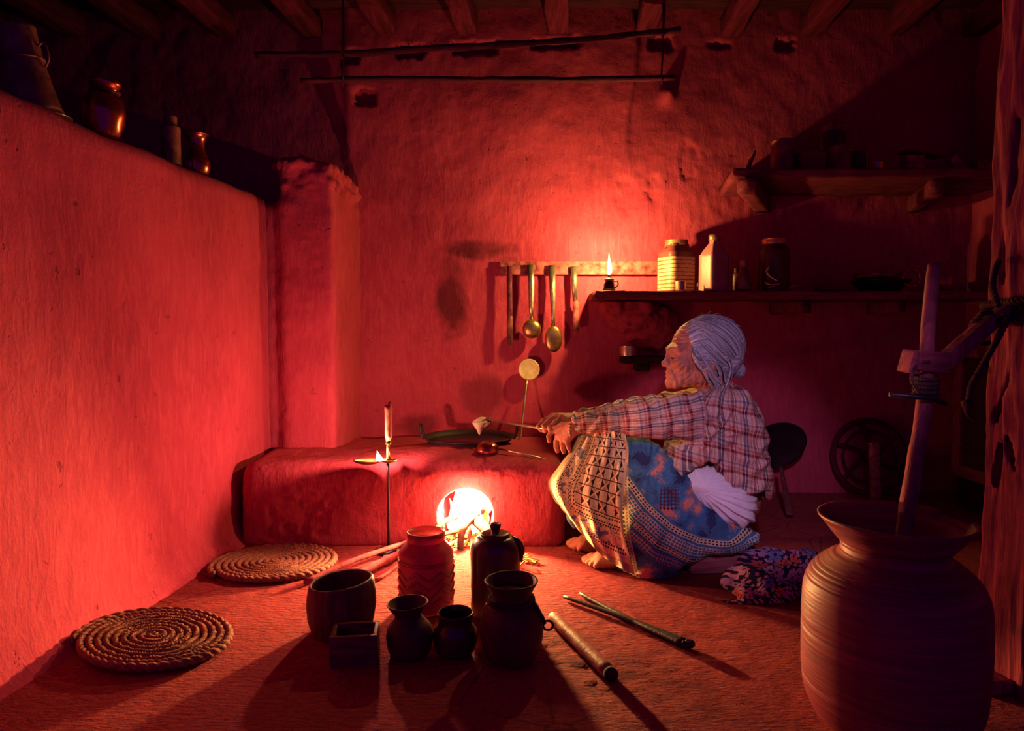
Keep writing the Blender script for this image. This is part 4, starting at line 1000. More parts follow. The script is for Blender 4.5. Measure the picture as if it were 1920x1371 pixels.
ck = t.n('ShaderNodeTexChecker'); t.l(pix, ck.inputs[0]); ck.inputs['Scale'].default_value = 95; c = t.mix(t.M('MULTIPLY', sq, t.M('SUBTRACT', 1., ck.outputs['Fac'])), c, (.09, .02, .05))
c = t.mix(1., c, t.ramp(t.noise(v, 240, 2), [(.3, .72), (.7, 1.12)]), 'MULTIPLY')
M_WRAP = t.out(c, .92, 0, t.bump(t.noise(v, 280, 3), .35, .002), Specular_IOR_Level=.12)
mesh('skirt', V, F, M_WRAP, person, attrs={'band': b1, 'edge': b2})

# ---- front end of the cloth hanging over the knees: a thin folded sheet
Lp = spline([(1092, 800), (1074, 838), (1050, 872), (1028, 904), (1036, 932), (1056, 955)], 8)[:, :2]; Rp = spline([(1172, 812), (1178, 850), (1172, 905), (1168, 960), (1172, 1010), (1190, 1078)], 8)[:, :2]
Lp2 = spline([(1056, 955), (1090, 985), (1130, 1022), (1165, 1048)], 8)
def sheet(u, v_):
    i = v_*(len(Lp)-1); a = int(min(i, len(Lp)-2)); f = i-a
    l = Lp[a]*(1-f)+Lp[a+1]*f; r = Rp[a]*(1-f)+Rp[a+1]*f
    p = l*(1-u)+r*u
    if v_ > .55: p = p+np.array([0, 34*(v_-.55)/.45*math.sin(PI*min(1, u*1.0))])*0.6
    Y = 2.035-.085*math.sin(PI*.5*u)**1.0+.035*(1-u)*v_
    Y += .010*math.sin(u*15+v_*5+1.5*math.sin(v_*6))+.006*math.sin(u*31-v_*9)
    return W(p[0], p[1], Y)
NU, NVV = 90, 100
V, F = grid(NU, NVV, sheet); N = vnormals(V, F); V += N*.0018*fbm(V, 22, 2, 3)[:, None]
uvs = np.array([(i/NU, j/NVV, 0) for j in range(NVV+1) for i in range(NU+1)])
V2 = V+N*.0028; n0 = len(V); F2 = [tuple(i+n0 for i in f[::-1]) for f in F]
bd = [i for i in range(NU+1)]+[(j*(NU+1)+NU) for j in range(1, NVV+1)]+[NVV*(NU+1)+i for i in range(NU-1, -1, -1)]+[j*(NU+1) for j in range(NVV-1, 0, -1)]
F3 = [(bd[k-1], bd[k], bd[k]+n0, bd[k-1]+n0) for k in range(len(bd))]
t = NT('printed_shawl_cotton'); q = t.xyz(t.attr('weave')); v = t.co(kind='W')
a = q[0]; d = q[1]   # a across (0 left edge .. 1 fold), d down
cream = (.84, .72, .42); dk = (.05, .025, .03); mar = (.28, .05, .05)
# middle: black and cream squares with crossed diagonals
g = t.comb(t.M('MULTIPLY', a, 9.), t.M('MULTIPLY', d, 12.)); fx = t.M('FRACT', t.M('MULTIPLY', a, 9.)); fy = t.M('FRACT', t.M('MULTIPLY', d, 12.))
ck = t.n('ShaderNodeTexChecker'); t.l(g, ck.inputs[0]); ck.inputs['Scale'].default_value = 1.
c = t.mix(ck.outputs['Fac'], (.80, .64, .44), (.58, .34, .24))
dia = t.M('ABSOLUTE', t.M('SUBTRACT', fx, fy)); dia2 = t.M('ABSOLUTE', t.M('SUBTRACT', t.M('ADD', fx, fy), 1.)); X_ = t.M('LESS_THAN', t.M('MINIMUM', dia, dia2), .11)
bl = t.M('GREATER_THAN', t.M('MULTIPLY', t.M('ABSOLUTE', t.M('SUBTRACT', fx, .5)), 2.), t.M('ADD', .25, t.M('MULTIPLY', t.M('ABSOLUTE', t.M('SUBTRACT', fy, .5)), 2.)))
c = t.mix(t.M('MULTIPLY', bl, ck.outputs['Fac']), c, dk); c = t.mix(t.M('MULTIPLY', X_, ck.outputs['Fac']), c, cream)
ed = t.M('MAXIMUM', t.M('GREATER_THAN', t.M('ABSOLUTE', t.M('SUBTRACT', fx, .5)), .455), t.M('GREATER_THAN', t.M('ABSOLUTE', t.M('SUBTRACT', fy, .5)), .455)); c = t.mix(ed, c, dk)
dots = t.M('LESS_THAN', t.vor(v, 150, 'Distance', 'F1', .6), .22); c = t.mix(t.M('MULTIPLY', dots, .6), c, mar)
# left and lower border
bd_ = t.M('MINIMUM', a, t.M('MULTIPLY', t.M('SUBTRACT', 1.0, d), 1.1)); along = t.M('ADD', d, a)
inb2 = t.M('LESS_THAN', bd_, .36); bc = cream
sp_ = t.M('LESS_THAN', t.vor(v, 120, 'Distance', 'F1', .8), .24); bcol = t.mix(t.M('MULTIPLY', sp_, .7), cream, mar)
nb = t.noise(v, 45, 2); bcol = t.mix(t.M('MULTIPLY', t.M('GREATER_THAN', nb, .56), inb(bd_, .14, .26)), bcol, (.20, .22, .30))
c = t.mix(inb2, c, bcol)
for on in (.11, .135, .27, .295, .34): c = t.mix(dash(along, bd_, 0, on, .0075, .034, .6), c, dk)
c = t.mix(t.M('LESS_THAN', bd_, .055), c, (.50, .40, .22)); c = t.mix(t.M('GREATER_THAN', a, .955), c, (.66, .55, .34))
c = t.mix(1., c, t.ramp(t.noise(v, 240, 2), [(.3, .75), (.7, 1.1)]), 'MULTIPLY')
M_SHAWL = t.out(c, .92, 0, t.bump(t.noise(v, 280, 3), .35, .002), Specular_IOR_Level=.12)
mesh('shawl_end', np.vstack([V, V2]), F+F2+F3, M_SHAWL, person, attrs={'weave': np.vstack([uvs, uvs])})
# blue under-cloth hanging behind the far knee
vo = Vol((.10, 1.95, -.004), (.46, 2.36, .30), .004)
vo.add(prism([(1062, 950), (1100, 965), (1135, 985), (1160, 1010), (1150, 1022), (1120, 1004), (1096, 996), (1075, 990), (1066, 975)], PY, 2.16, .07, .03), 0)
V, F = disp(vo.mesh(), lambda V: .005*np.sin(V[:, 0]*120+3*fbm(V, 12))); V[:, 2] = np.maximum(V[:, 2], .002)
mesh('underskirt', V, F, basic('blue_cotton', (.10, .16, .30), (.05, .08, .16), .9, ns=30, bump=.3, bs=200), person)
# ================================================================== ON THE STOVE
# shallow iron pan with two loop handles
xc, yc_ = -.165, 2.63; zr = .302
root = vessel('iron_pan', 'wide shallow black iron pan with two loop handles sitting on the stove', 'pan', (xc, yc_-.02, .272), [(.06, .0), (.11, .004), (.15, .018), (.168, .036), (.177, .042)], M_IRONB, .004, wob=0, fill=(.027, .155, basic('dark_oil', (.04, .012, .03), (.02, .006, .016), .25, ns=12, bump=.1), 'contents'))
for s, nm_ in ((-1, 'left'), (1, 'right')):
    P = spline([(s*.172, -.030, .036), (s*.182, -.03, .06), (s*.187, -.022, .085), (s*.187, .022, .085), (s*.182, .03, .06), (s*.172, .030, .036)], 6)
    mesh('handle', *tube(P, .0045, 8), M_IRONB, root, world=False)
# copper ladle lying upside down on the stove lip
c = W(914, 858, 2.36); c[2] = .2995
root = thing('copper_ladle', 'shiny copper ladle lying face down on the stove edge in front of the pan', 'ladle', c)
V, F = lathe(smoothprof([(.041, 0), (.041, .008), (.033, .024), (.017, .033), (.001, .035)], 5)+[(.001, .031), (.030, .020), (.038, .0)], 40, capb=False); mesh('bowl', V, F, M_COPPER, root, world=False)
a = c+[.038, .0, .010]; b = W(1048, 868, 2.30); mesh('handle', *tube([a, (a+b)/2+[0, 0, .002], b], [.004, .003, .0025], 8), M_STEEL, root)
# ladle in the hands, bowl full of batter
a = W(1063, 806, 2.115); g = W(1016, 803, 2.13); b = W(932, 790, 2.44); c = W(906, 791, 2.50)
root = thing('batter_ladle', 'long handled ladle of pale batter held over the pan in both hands', 'ladle', c)
mesh('handle', *tube(spline([a, g, (g+b)/2, b, c+[.012, -.010, .014]], 6), .0042, 8), M_STEEL, root)
V, F = lathe(smoothprof([(.001, -.026), (.018, -.022), (.032, -.008), (.037, .008)], 5)+[(.034, .009), (.029, -.007), (.015, -.018), (.001, -.02)], 36); mesh('bowl', *tf((V, F), c, (-.1, -.3, 0)), M_TIN, root)
P = roughen(sphere(c+np.array([-.006, -.010, -.002]), (.034, .034, .018), 28, 16), .004, 45, 3, 3); mesh('batter', *P, M_BATTER, root)
P = roughen(lathe(smoothprof([(.001, -.045), (.006, -.040), (.013, -.024), (.024, -.006), (.024, .004), (.001, .006)], 5), 20, c=c+np.array([-.012, -.026, .0])), .002, 60, 2, 4); mesh('batter_drip', *P, M_BATTER, root)
# oil lamp on a spiked stand in front of the stove
yl = 2.19; base = W(727, 866, yl); fx = base[0]
root = thing('oil_lamp_stand', 'iron oil lamp stand with a leaf shaped dish and upright wooden handle before the stove', 'lamp', (fx, yl, 0.0))
zt_ = base[2]
mesh('stem', *tube(spline([(fx, yl, .002), (fx+.001, yl, .12), (fx, yl, zt_-.006)], 4), [.0055]*4+[.0048]*5, 8), M_IRON, root)
mesh('foot', *lathe([(.001, .001), (.045, .001), (.046, .006), (.02, .012), (.007, .018), (.001, .018)], 32, c=(fx, yl, 0)), M_IRON, root)
def dish(x0, x1, w, y, z, dep=.014):
    n = 22; V = []; F = []
    for i in range(n+1):
        u = i/n; x = x0+(x1-x0)*u; ww = w*math.sin(PI*min(max(u, .02), .98))**.6
        for j in range(11):
            q = j/10*2-1; V.append((x, y+q*ww, z-dep*(1-q*q)*math.sin(PI*max(min(u, .98), .02))**.5))
    for i in range(n):
        for j in range(10): F.append((i*11+j, i*11+j+1, i*11+12+j, i*11+11+j))
    V = np.array(V); n0 = len(V); V2 = V-np.array([0, 0, .0022]); F2 = [tuple(k+n0 for k in f[::-1]) for f in F]
    bd = [j for j in range(11)]+[i*11+10 for i in range(1, n+1)]+[n*11+j for j in range(9, -1, -1)]+[i*11 for i in range(n-1, 0, -1)]
    return np.vstack([V, V2]), F+F2+[(bd[k], bd[k-1], bd[k-1]+n0, bd[k]+n0) for k in range(len(bd))]
xl = W(663, 862, yl)[0]; xr = W(745, 862, yl)[0]
mesh('dish', *dish(xl, W(716, 862, yl)[0], .026, yl, zt_+.006), M_BRASS, root)
mesh('holder', *join(dish(W(712, 860, yl)[0], xr, .020, yl, zt_+.008, .010), tube([(fx, yl-.024, zt_+.008), (fx, yl+.024, zt_+.008)], .0045, 10)), M_BRASS, root)
mesh('neck', *lathe([(.001, 0), (.0065, 0), (.0058, .03), (.0052, .052), (.001, .052)], 16, c=(fx+.002, yl, zt_+.008)), M_BRASS, root)
zz = zt_+.058
mesh('ferrule', *lathe([(.001, 0), (.0095, 0), (.0095, .003), (.0085, .003), (.0085, .016), (.0105, .017), (.0105, .020), (.001, .020)], 20, c=(fx+.003, yl, zz)), M_BRASS, root)
mesh('handle', *roughen(lathe(smoothprof([(.001, 0), (.0105, .0), (.0112, .03), (.0118, .07), (.0122, .105), (.001, .106)], 5), 24, c=(fx+.004, yl, zz+.019)), .0006, 60), M_HANDLE, root)
mesh('hook', *tube(spline([(fx+.005, yl, zz+.122), (fx+.006, yl, zz+.13), (fx+.010, yl, zz+.137)], 4), .0022, 6), M_IRON, root)
fp_ = W(711, 866, yl-.006); mesh('flame', *tf(flame(.036, .0105, 1, -.006), fp_), M_FLAME, root)
# ================================================================== FIRE
fx0, fy0 = -.155, 2.40
P = []
for i, (dx, dy, h, r) in enumerate(((-.035, .03, .165, .040), (.00, .06, .20, .060), (.035, .02, .16, .040), (-.01, -.04, .13, .032), (.025, -.05, .11, .026), (-.045, -.03, .12, .028), (.0, .13, .19, .075))):
    P.append(tf(flame(h, r, i, .02*math.sin(i*2.1)), (fx0+dx, fy0+dy, .012)))
root = thing('fire', 'bright wood fire burning inside the arched stove mouth', 'fire', (fx0, fy0, 0.0))
for p in P: mesh('flame', *p, M_FLAMEW, root)
for i, (dx, dy, h, r) in enumerate(((-.055, .0, .12, .014), (.058, -.01, .11, .013))): mesh('outer_flame', *tf(flame(h, r, i+7, .01), (fx0+dx, fy0+dy, .01)), M_FLAMEO, root)
P = []
for i in range(220):
    x = fx0+rng.uniform(-.072, .072); y = rng.uniform(2.235, 2.52); r = rng.uniform(.004, .010); P.append(tf(sphere((0, 0, 0), (r, r*.8, r*.7), 7, 5), (x, y, .004+r*.6+.012*max(0, (y-2.3)*3)), (rng.uniform(0, 3), 0, rng.uniform(0, 3))))
o = mesh('embers', *roughen(join(*P), .001, 200), M_EMBER, root); o['kind'] = 'stuff'
def stick(name, lab, pts, r, mat, seed=0, n=8, taper=None, g='burning firewood in the stove mouth', rough=.12, knots=()):
    P = spline([np.array(p, float) for p in pts], n); R = np.full(len(P), r) if taper is None else np.linspace(r, taper, len(P))
    for (q, a) in knots: R = R*(1+a*np.exp(-((np.arange(len(P))/len(P)-q)/.03)**2))
    return single(name, lab, 'firewood', roughen(tube(P, R, 12), r*rough, .35/r, 3, seed), mat, g)
stick('firewood_stick', 'dark crooked stick standing up in the middle of the fire mouth', [W(864, 1052, 2.19), W(864, 1012, 2.22), W(872, 988, 2.26), W(903, 958, 2.38)], .0105, M_CHAR, 1, rough=.2)
stick('firewood_stick', 'short root like stub at the foot of the middle burning stick', [FL(843, 1055, .008), W(856, 1042, 2.175), W(864, 1034, 2.20)], .009, M_CHAR, 2, taper=.007, rough=.3)
stick('firewood_log', 'thick round log end poking out of the right of the fire mouth', [W(921, 1003, 2.18), W(902, 984, 2.28), W(880, 965, 2.44)], .0195, M_CHAR, 3, rough=.06)
stick('firewood_stick', 'thin stick across the left side of the flames', [W(815, 993, 2.17), W(838, 976, 2.27), W(868, 966, 2.40)], .0085, M_CHAR, 4, rough=.2)
stick('firewood_stick', 'low charred stick lying at the left of the embers', [W(812, 1003, 2.19), W(836, 1001, 2.25), W(862, 993, 2.36)], .0085, M_CHAR, 5, rough=.3)
stick('firewood_stick', 'upright charred stick at the right of the embers, behind the silhouetted can', [FL(887, 1046, .004), W(884, 1018, 2.24), W(878, 985, 2.34)], .0078, M_CHAR, 6, rough=.2)
a = FL(572, 1092, .012); b = FL(760, 1018, .03)
stick('long_stick', 'long thin stick on the floor running from the woven mat towards the fire', [a, (a+b)/2+[0, 0, .008], b, W(800, 1000, 2.13)], .0085, M_LOG, 7, taper=.0075, g='firewood lying on the floor', rough=.15)
a = FL(660, 1083, .013); b = FL(748, 1040, .013)
stick('firewood_branch', 'thick knotty branch lying on the floor behind the barrel shaped mug', [a, (a+b)/2+[.005, .01, .001], b, FL(800, 1025, .014)], .0125, M_LOG, 8, g='firewood lying on the floor', knots=((.45, .35), (.2, .15)), rough=.14)
stick('firewood_splinter', 'curved flat splinter in front of the knotty branch', [FL(682, 1092, .006), FL(712, 1084, .008), FL(738, 1066, .006), FL(760, 1050, .006)], .005, M_LOG, 9, g='firewood lying on the floor', rough=.2)
stick('charred_chip', 'small burnt chip at the left end of the knotty branch', [FL(650, 1082, .008), FL(664, 1076, .012), FL(676, 1080, .008)], .007, M_CHAR, 10, g='firewood lying on the floor', rough=.4)
P = []
for i in range(9):
    a = FL(972+rng.uniform(0, 14), 1052+rng.uniform(-6, 12), .006); P.append(tube(spline([a, a+[.02, .01*rng.uniform(-1, 1), .018*rng.random()], a+[rng.uniform(.03, .045), .02*rng.uniform(-1, 1), .004]], 5), .0022, 5))
o = single('kindling', 'small tangle of pale shavings on the floor right of the silhouetted can', 'kindling', join(*P), M_SPRIG); o['kind'] = 'stuff'
# ================================================================== POTS IN FRONT
root = thing('barrel_mug', 'wide barrel shaped wooden tub with a rounded rim, leftmost and widest front vessel', 'tub', (FL(635, 1195)[0], 1.60, 0), (0, -.0, 0))
o = smoothprof([(.062, 0), (.071, .012), (.079, .05), (.080, .088), (.075, .122)], 6); ins = [(r-.008, max(z, .012)) for r, z in o[::-1]]
V, F = lathe([(.001, 0)]+[tuple(p) for p in o]+[(o[-1][0]-.004, .127)]+ins+[(.001, .012)], 64, wob=.006); V[:, 2] += V[:, 0]*.10*np.clip(V[:, 2]/.12, 0, 1)
mesh('body', *roughen((V, F), .0010, 40, 3, 5), M_MUGW, root, world=False)
# open wooden box
cb = FL(672, 1225); root = thing('wooden_box', 'small open topped wooden box in front of the barrel shaped tub', 'box', (cb[0], 1.462, 0), (0, 0, .12))
w_, d_, h_, tk = .100, .078, .068, .009
for i, (c, s) in enumerate((((0, -d_/2+tk/2, h_/2), (w_, tk, h_)), ((0, d_/2-tk/2, h_/2), (w_, tk, h_)), ((-w_/2+tk/2, 0, h_/2), (tk, d_-2*tk, h_)), ((w_/2-tk/2, 0, h_/2), (tk, d_-2*tk, h_)))):
    mesh('side_board', *roughen(box(c, s, .0015), .0006, 60, 2, i), M_BOXW, root, world=False)
mesh('bottom_board', *box((0, 0, tk/2), (w_-2*tk, d_-2*tk, tk), .001), M_BOXW, root, world=False)
vessel('flared_vase', 'small dark pot with a wide tilted flared rim, beside the wooden box', 'pot', (FL(767, 1236)[0], 1.485, 0), [(.034, 0), (.044, .008), (.051, .036), (.048, .062), (.034, .080), (.029, .090), (.034, .100), (.046, .117)], M_CLAY, .004, wob=.012, rot=(0, -.05, 0), seed=1)
vessel('glazed_jar', 'small round glazed jar between the flared pot and the roped jar', 'jar', (FL(853, 1231)[0], 1.492, 0), [(.030, 0), (.042, .008), (.049, .034), (.047, .056), (.040, .068), (.0385, .080), (.0405, .092)], M_GLAZE, .004, wob=.008, seed=2)
root = vessel('roped_clay_jar', 'tall clay jar with a wide rim and rope round its neck', 'jar', (FL(959, 1240)[0], 1.462, 0), [(.042, 0), (.052, .008), (.067, .045), (.069, .085), (.062, .115), (.048, .130), (.043, .140), (.045, .152), (.059, .176)], M_CLAY, .005, wob=.008, seed=3, fill=(.155, .042, M_GLAZE, 'contents'))
mesh('rope', *join(rope([(.0475*math.cos(a), .0475*math.sin(a), .1365+.002*math.sin(2*a)) for a in np.linspace(0, 2*PI, 18)], .0042, 200, 420), rope([(.0485*math.cos(a), .0485*math.sin(a), .1285+.002*math.sin(2*a+1)) for a in np.linspace(0, 2*PI, 18)], .0042, 200, 420),
     rope([(.046, -.016, .135), (.058, -.024, .12), (.068, -.018, .10), (.072, -.012, .085)], .0032, 70, 500)), M_ROPED, root, world=False)
mesh('ring', *tube(torus_pts((.0795, -.005, .078), .0105, 22, 1), .0026, 8, False), M_ROPED, root, world=False)
# plastic jar with zigzag ribs
root = thing('ribbed_jar', 'tall translucent reddish jar with raised zigzag ribs, open mouth, right before the fire', 'jar', (FL(793, 1160)[0], 1.745, 0))
o = smoothprof([(.062, 0), (.070, .006), (.071, .03), (.071, .135), (.067, .155), (.052, .172), (.0475, .178)], 6)
prof = [(.001, 0)]+[tuple(p) for p in o]+[(.049, .180), (.049, .200), (.046, .202), (.045, .180), (.049, .174), (.064, .153), (.0675, .135), (.0675, .008), (.001, .004)]
V, F = lathe(prof, 160); r = np.hypot(V[:, 0], V[:, 1]); n = np.array([o[i] for i in range(len(o))])
mesh('body', V, F, M_JARP, root, world=False)
rb = []
for z0 in (.036, .058, .080, .102):
    A = np.linspace(0, 2*PI, 161); zz = z0+.010*(2*np.abs(((A*3.5/PI)%1)*2-1)-1); rb.append(tube(np.stack([.0712*np.cos(A), .0712*np.sin(A), zz], 1), .0036, 6, False))
for z0 in (.126, .133): rb.append(tube(torus_pts((0, 0, z0), .0712, 90), .0018, 6, False))
mesh('zigzag_ribs', *join(*rb), M_JARP, root, world=False)
# silhouetted can
root = thing('milk_can', 'dark can with a small knob lid silhouetted against the fire', 'can', (FL(928, 1165)[0], 1.71, 0))
mesh('body', *roughen(lathe(smoothprof([(.001, 0), (.058, 0), (.062, .008), (.0625, .12), (.063, .15), (.060, .176), (.048, .194), (.038, .200), (.034, .208), (.001, .210)], 5), 56), .0008, 40), M_PLAST, root, world=False)
mesh('shoulder_grip', *roughen(tube(spline([(.040, 0, .192), (.058, -.004, .184), (.067, 0, .165), (.061, 0, .135)], 6), .0085, 10), .001, 60), M_PLAST, root, world=False)
mesh('knob', *lathe(smoothprof([(.001, .205), (.010, .206), (.011, .214), (.014, .222), (.013, .231), (.001, .234)], 5), 24), M_PLAST, root, world=False)
# rolling pin
a = FL(1036, 1156, .0145); b = FL(1143, 1262, .0145); d = (b-a)/np.linalg.norm(b-a); n = 24
root = thing('rolling_pin', 'smooth pale wooden rolling pin lying on the floor right of the roped jar', 'rolling pin', a)
mesh('body', *roughen(tube([a+(b-a)*t_/n for t_ in range(n+1)], [.011]+[.0150]*(n-1)+[.0125], 20), .0008, 25), M_PALEW, root)
mesh('end_cap', *tube([b-d*.004, b+d*.012], [.0142, .0142], 20), M_CHAR, root)
# tongs
h = FL(1283, 1206, .012); t1 = FL(1058, 1119, .010); t2 = FL(1088, 1113, .010)
root = thing('fire_tongs', 'long black iron fire tongs lying open on the floor beyond the rolling pin', 'tongs', h)
for k, (tt, bow) in enumerate(((t1, -.010), (t2, .012))):
    dd = tt-h; sd = np.array([-dd[1], dd[0], 0]); sd /= np.linalg.norm(sd); off = sd*(-.007 if k else .007)
    P = spline([h-off*1.0, h+dd*.3-off*1.4, h+dd*.6-off*1.2, tt], 8)
    mesh('arm', *tube(P, np.linspace(.0088, .0055, len(P)), 8, flat=.9), M_IRONB, root)
mesh('hinge', *tube(spline([h+off, h+np.array([.012, -.006, 0])+off*.7, h+np.array([.012, -.006, 0])-off*.7, h-off], 5), .0085, 8), M_IRON, root)
# ================================================================== WOVEN MATS
def coil(turns, pitch, rt, freq):
    n = int(turns*110); A = np.linspace(.6, turns*2*PI, n); R = A/(2*PI)*pitch; L = np.cumsum(R*(A[1]-A[0]))
    C0 = np.stack([R*np.cos(A), R*np.sin(A), np.zeros(n)], 1); out = []
    for s in (0, 1):
        ph = L*freq+PI*s; off = .42*rt
        rad = np.stack([np.cos(A), np.sin(A), np.zeros(n)], 1)
        P = C0+rad*(off*np.cos(ph))[:, None]*.8; P[:, 2] += off*np.sin(ph)*.8+rt*.85
        out.append(tube(P, rt*.66, 6))
    return join(*out)
V0_, F0_ = coil(9.6, .0190, .0108, 520)
def matobj(lab, c, sx, sy, rz, z):
    V, F = tf((V0_, F0_), c, (0, 0, rz), (sx, sy, 1)); return single('woven_mat', lab, 'mat', (V, F), M_MAT, 'round woven straw mats')
c = FL(516, 1062); matobj('round braided straw mat lying by the stove near the long stick', (c[0]+.002, c[1], .004), 1.02, .90, .1, 0)
c = FL(284, 1211); V, F = tf((V0_, F0_), (c[0]+.008, c[1], .008), (0, 0, -.35), (1.0, .80, 1)); V[:, 2] += .006*np.clip((c[0]-V[:, 0])/.15, -1, 1)+.003
single('woven_mat', 'round braided straw mat nearest the viewer at the lower left, casting a dark shadow', 'mat', (V, F), M_MAT, 'round woven straw mats')
# ================================================================== STOOL AND CLOTH
a = FL(1296, 1086); b = FL(1436, 1082)
P = roughen(box(((a[0]+b[0])/2+.0, 2.12, .0295), (b[0]-a[0], .27, .057), .008, (0, 0, .06), 3), .0022, 22, 3, 6)
single('low_stool', 'low solid wooden seat block under the person', 'stool', P, basic('pale_stool_wood', (.42, .16, .13), (.24, .08, .07), .8, ns=5, stretch=(3, 20, 20), bump=.4, bs=8))
vo = Vol((.46, 1.66, -.006), (.96, 2.06, .16), .004)
vo.add(ell((W(1462, 1095, 1.86)[0], 1.86, .040), (.115, .09, .046)), 0); vo.add(ell((W(1425, 1110, 1.82)[0], 1.82, .03), (.09, .085, .045)), .03)
vo.add(ell((W(1500, 1080, 1.9)[0], 1.90, .04), (.10, .09, .055)), .03); vo.add(cap(W(1362, 1138, 1.775), W(1450, 1128, 1.78), .014, .022), .02)
vo.add(ell((W(1450, 1075, 1.93)[0], 1.92, .052), (.09, .06, .030)), .03)
V, F = vo.mesh(); VV = V.copy()
V, F = disp((V, F), lambda V: .011*np.sin(V[:, 0]*38+V[:, 1]*45+5*fbm(V, 8, 2, 3))*np.clip(V[:, 2]/.03, .2, 1)+.006*fbm(V, 26, 3, 5)); V[:, 2] = np.maximum(V[:, 2], .0015)
t = NT('floral_cotton'); q = t.attr('weave')
def flowers(q, scale, pet, k, seed):
    mp = t.n('ShaderNodeMapping'); t.l(q, mp.inputs[0]); mp.inputs['Location'].default_value = (seed, seed*.7, 0)
    vn = t.n('ShaderNodeTexVoronoi', voronoi_dimensions='2D'); t.l(mp.outputs[0], vn.inputs['Vector']); vn.inputs['Scale'].default_value = scale; vn.inputs['Randomness'].default_value = .75
    s = t.n('ShaderNodeVectorMath', operation='SUBTRACT'); t.l(mp.outputs[0], s.inputs[0]); t.l(vn.outputs['Position'], s.inputs[1]); x = t.xyz(s.outputs[0])
    ang = t.M('ARCTAN2', x[1], x[0]); r = t.M('MULTIPLY', t.M('SQRT', t.M('ADD', t.M('MULTIPLY', x[0], x[0]), t.M('MULTIPLY', x[1], x[1]))), scale)
    cc = t.M('ABSOLUTE', t.M('COSINE', t.M('MULTIPLY', ang, pet/2.)))
    R = t.M('MULTIPLY', t.M('POWER', cc, .45), k); m = t.M('LESS_THAN', r, R); ctr = t.M('LESS_THAN', r, .09*k/.42); return m, ctr, vn.outputs['Color'], r
c = (.022, .016, .05)
m, ct, cl, r = flowers(q, 62, 5, .36, 3.1); hue = t.ramp(cl, [(0, (.50, .20, .24)), (.5, (.62, .30, .34)), (.75, (.28, .10, .30))], 'CONSTANT'); c = t.mix(m, c, hue)
m, ct, cl, r = flowers(q, 24, 7, .46, 0.); hue = t.ramp(cl, [(0, (.42, .22, .36)), (.35, (.14, .17, .42)), (.5, (.60, .32, .40)), (.62, (.62, .10, .07)), (.72, (.36, .22, .42))], 'CONSTANT')
hue = t.mix(t.M('MULTIPLY', t.M('GREATER_THAN', t.M('FRACT', t.M('MULTIPLY', r, 9.)), .72), .5), hue, (.10, .04, .12)); c = t.mix(m, c, hue); c = t.mix(ct, c, (.03, .02, .03))
M_FLORAL = t.out(c, .92, 0, t.bump(t.noise(t.co(kind='W'), 280, 3), .3, .002), Specular_IOR_Level=.12)
single('floral_cloth', 'crumpled dark floral cloth lying on the floor between the stool and the big jar', 'cloth', (V, F), M_FLORAL, attrs={'weave': np.stack([VV[:, 0]+.03*np.sin(VV[:, 2]*40), VV[:, 2]*1.1+VV[:, 1]*.75, 0*VV[:, 0]], 1)})
# ================================================================== BIG CHURNING JAR
jx, jy = W(1669, 1300, 1.20)[0], 1.20
root = thing('churning_jar', 'very large round wooden churning jar with a flared rim in the right foreground', 'jar', (jx, jy, 0))
o = smoothprof([(.105, 0), (.128, .025), (.144, .06), (.149, .10), (.151, .17), (.150, .225), (.146, .262), (.132, .290), (.106, .312), (.092, .320), (.088, .330), (.091, .340), (.098, .348), (.118, .374), (.1265, .384)], 6)
ins = [(r-.010, z) for r, z in o[::-1] if z > .10]+[(.12, .09), (.001, .085)]
V, F = lathe([(.001, 0)]+[tuple(p) for p in o]+[(.140, .3605), (.135, .362)]+ins, 96, wob=.004)
rr = np.hypot(V[:, 0], V[:, 1]); z = V[:, 2]; g = np.zeros(len(V))
V, F = lathe([(.001, 0)]+[tuple(p) for p in smoothprof([(a, b) for a, b in o], 3)]+[(.1275, .3875), (.1235, .389)]+ins, 96, wob=.004)
def groove(V):
    r = np.hypot(V[:, 0], V[:, 1]); z = V[:, 2]; d = 0
    for z0 in (.300, .293, .286, .272, .190, .185, .180, .100, .094, .088, .325, .338, .362, .370): d = d-.0016*np.exp(-((z-z0)/.0014)**2)
    return d*(r > .09)+.0008*np.sin(z*900)*.3+.0012*fbm(V, 9, 2, 6)
V, F = disp((V, F), groove); m = (V[:, 0] > .085) & (V[:, 1] < .05) & (V[:, 1] > -.03) & (V[:, 2] > .375); V[m, 2] -= .010
mesh('body', V, F, M_TURN, root, world=False)
a = W(1752, 497, 1.33); b = W(1697, 985, 1.21); c = b+(b-a)*.42
P = spline([a, a+(b-a)*.28+[.002, 0, 0], a+(b-a)*.55+[.010, 0, 0], b, c], 14); P = P[P[:, 2] > .10]
single('churning_stick', 'long worn wooden churning stick standing in the big jar', 'stick', roughen(tube(P, np.linspace(.0115, .0150, len(P)), 14), .0016, 20, 3, 3), M_STICK)
def onst(y):
    i = np.argmin([abs((685.5-FPX*((p[2]-H)*math.cos(PITCH)+p[1]*math.sin(PITCH))/(p[1]*math.cos(PITCH)-(p[2]-H)*math.sin(PITCH)))-y) for p in P]); return P[i]
c = onst(680)
root = thing('stick_guide', 'forked wooden guide arm tied to the post and holding the churning stick upright', 'bracket', c)
pc = np.array([1.035, 1.36, c[2]])
mesh('collar', *roughen(join(box(c+[-.030, 0, -.002], (.022, .046, .042), .004, (0, .25, 0)), box(c+[-.002, -.0235, 0], (.060, .012, .038), .003, (0, .1, 0)), box(c+[-.002, .0235, 0], (.060, .012, .038), .003, (0, .1, 0))), .0012, 50), M_SHELF, root)
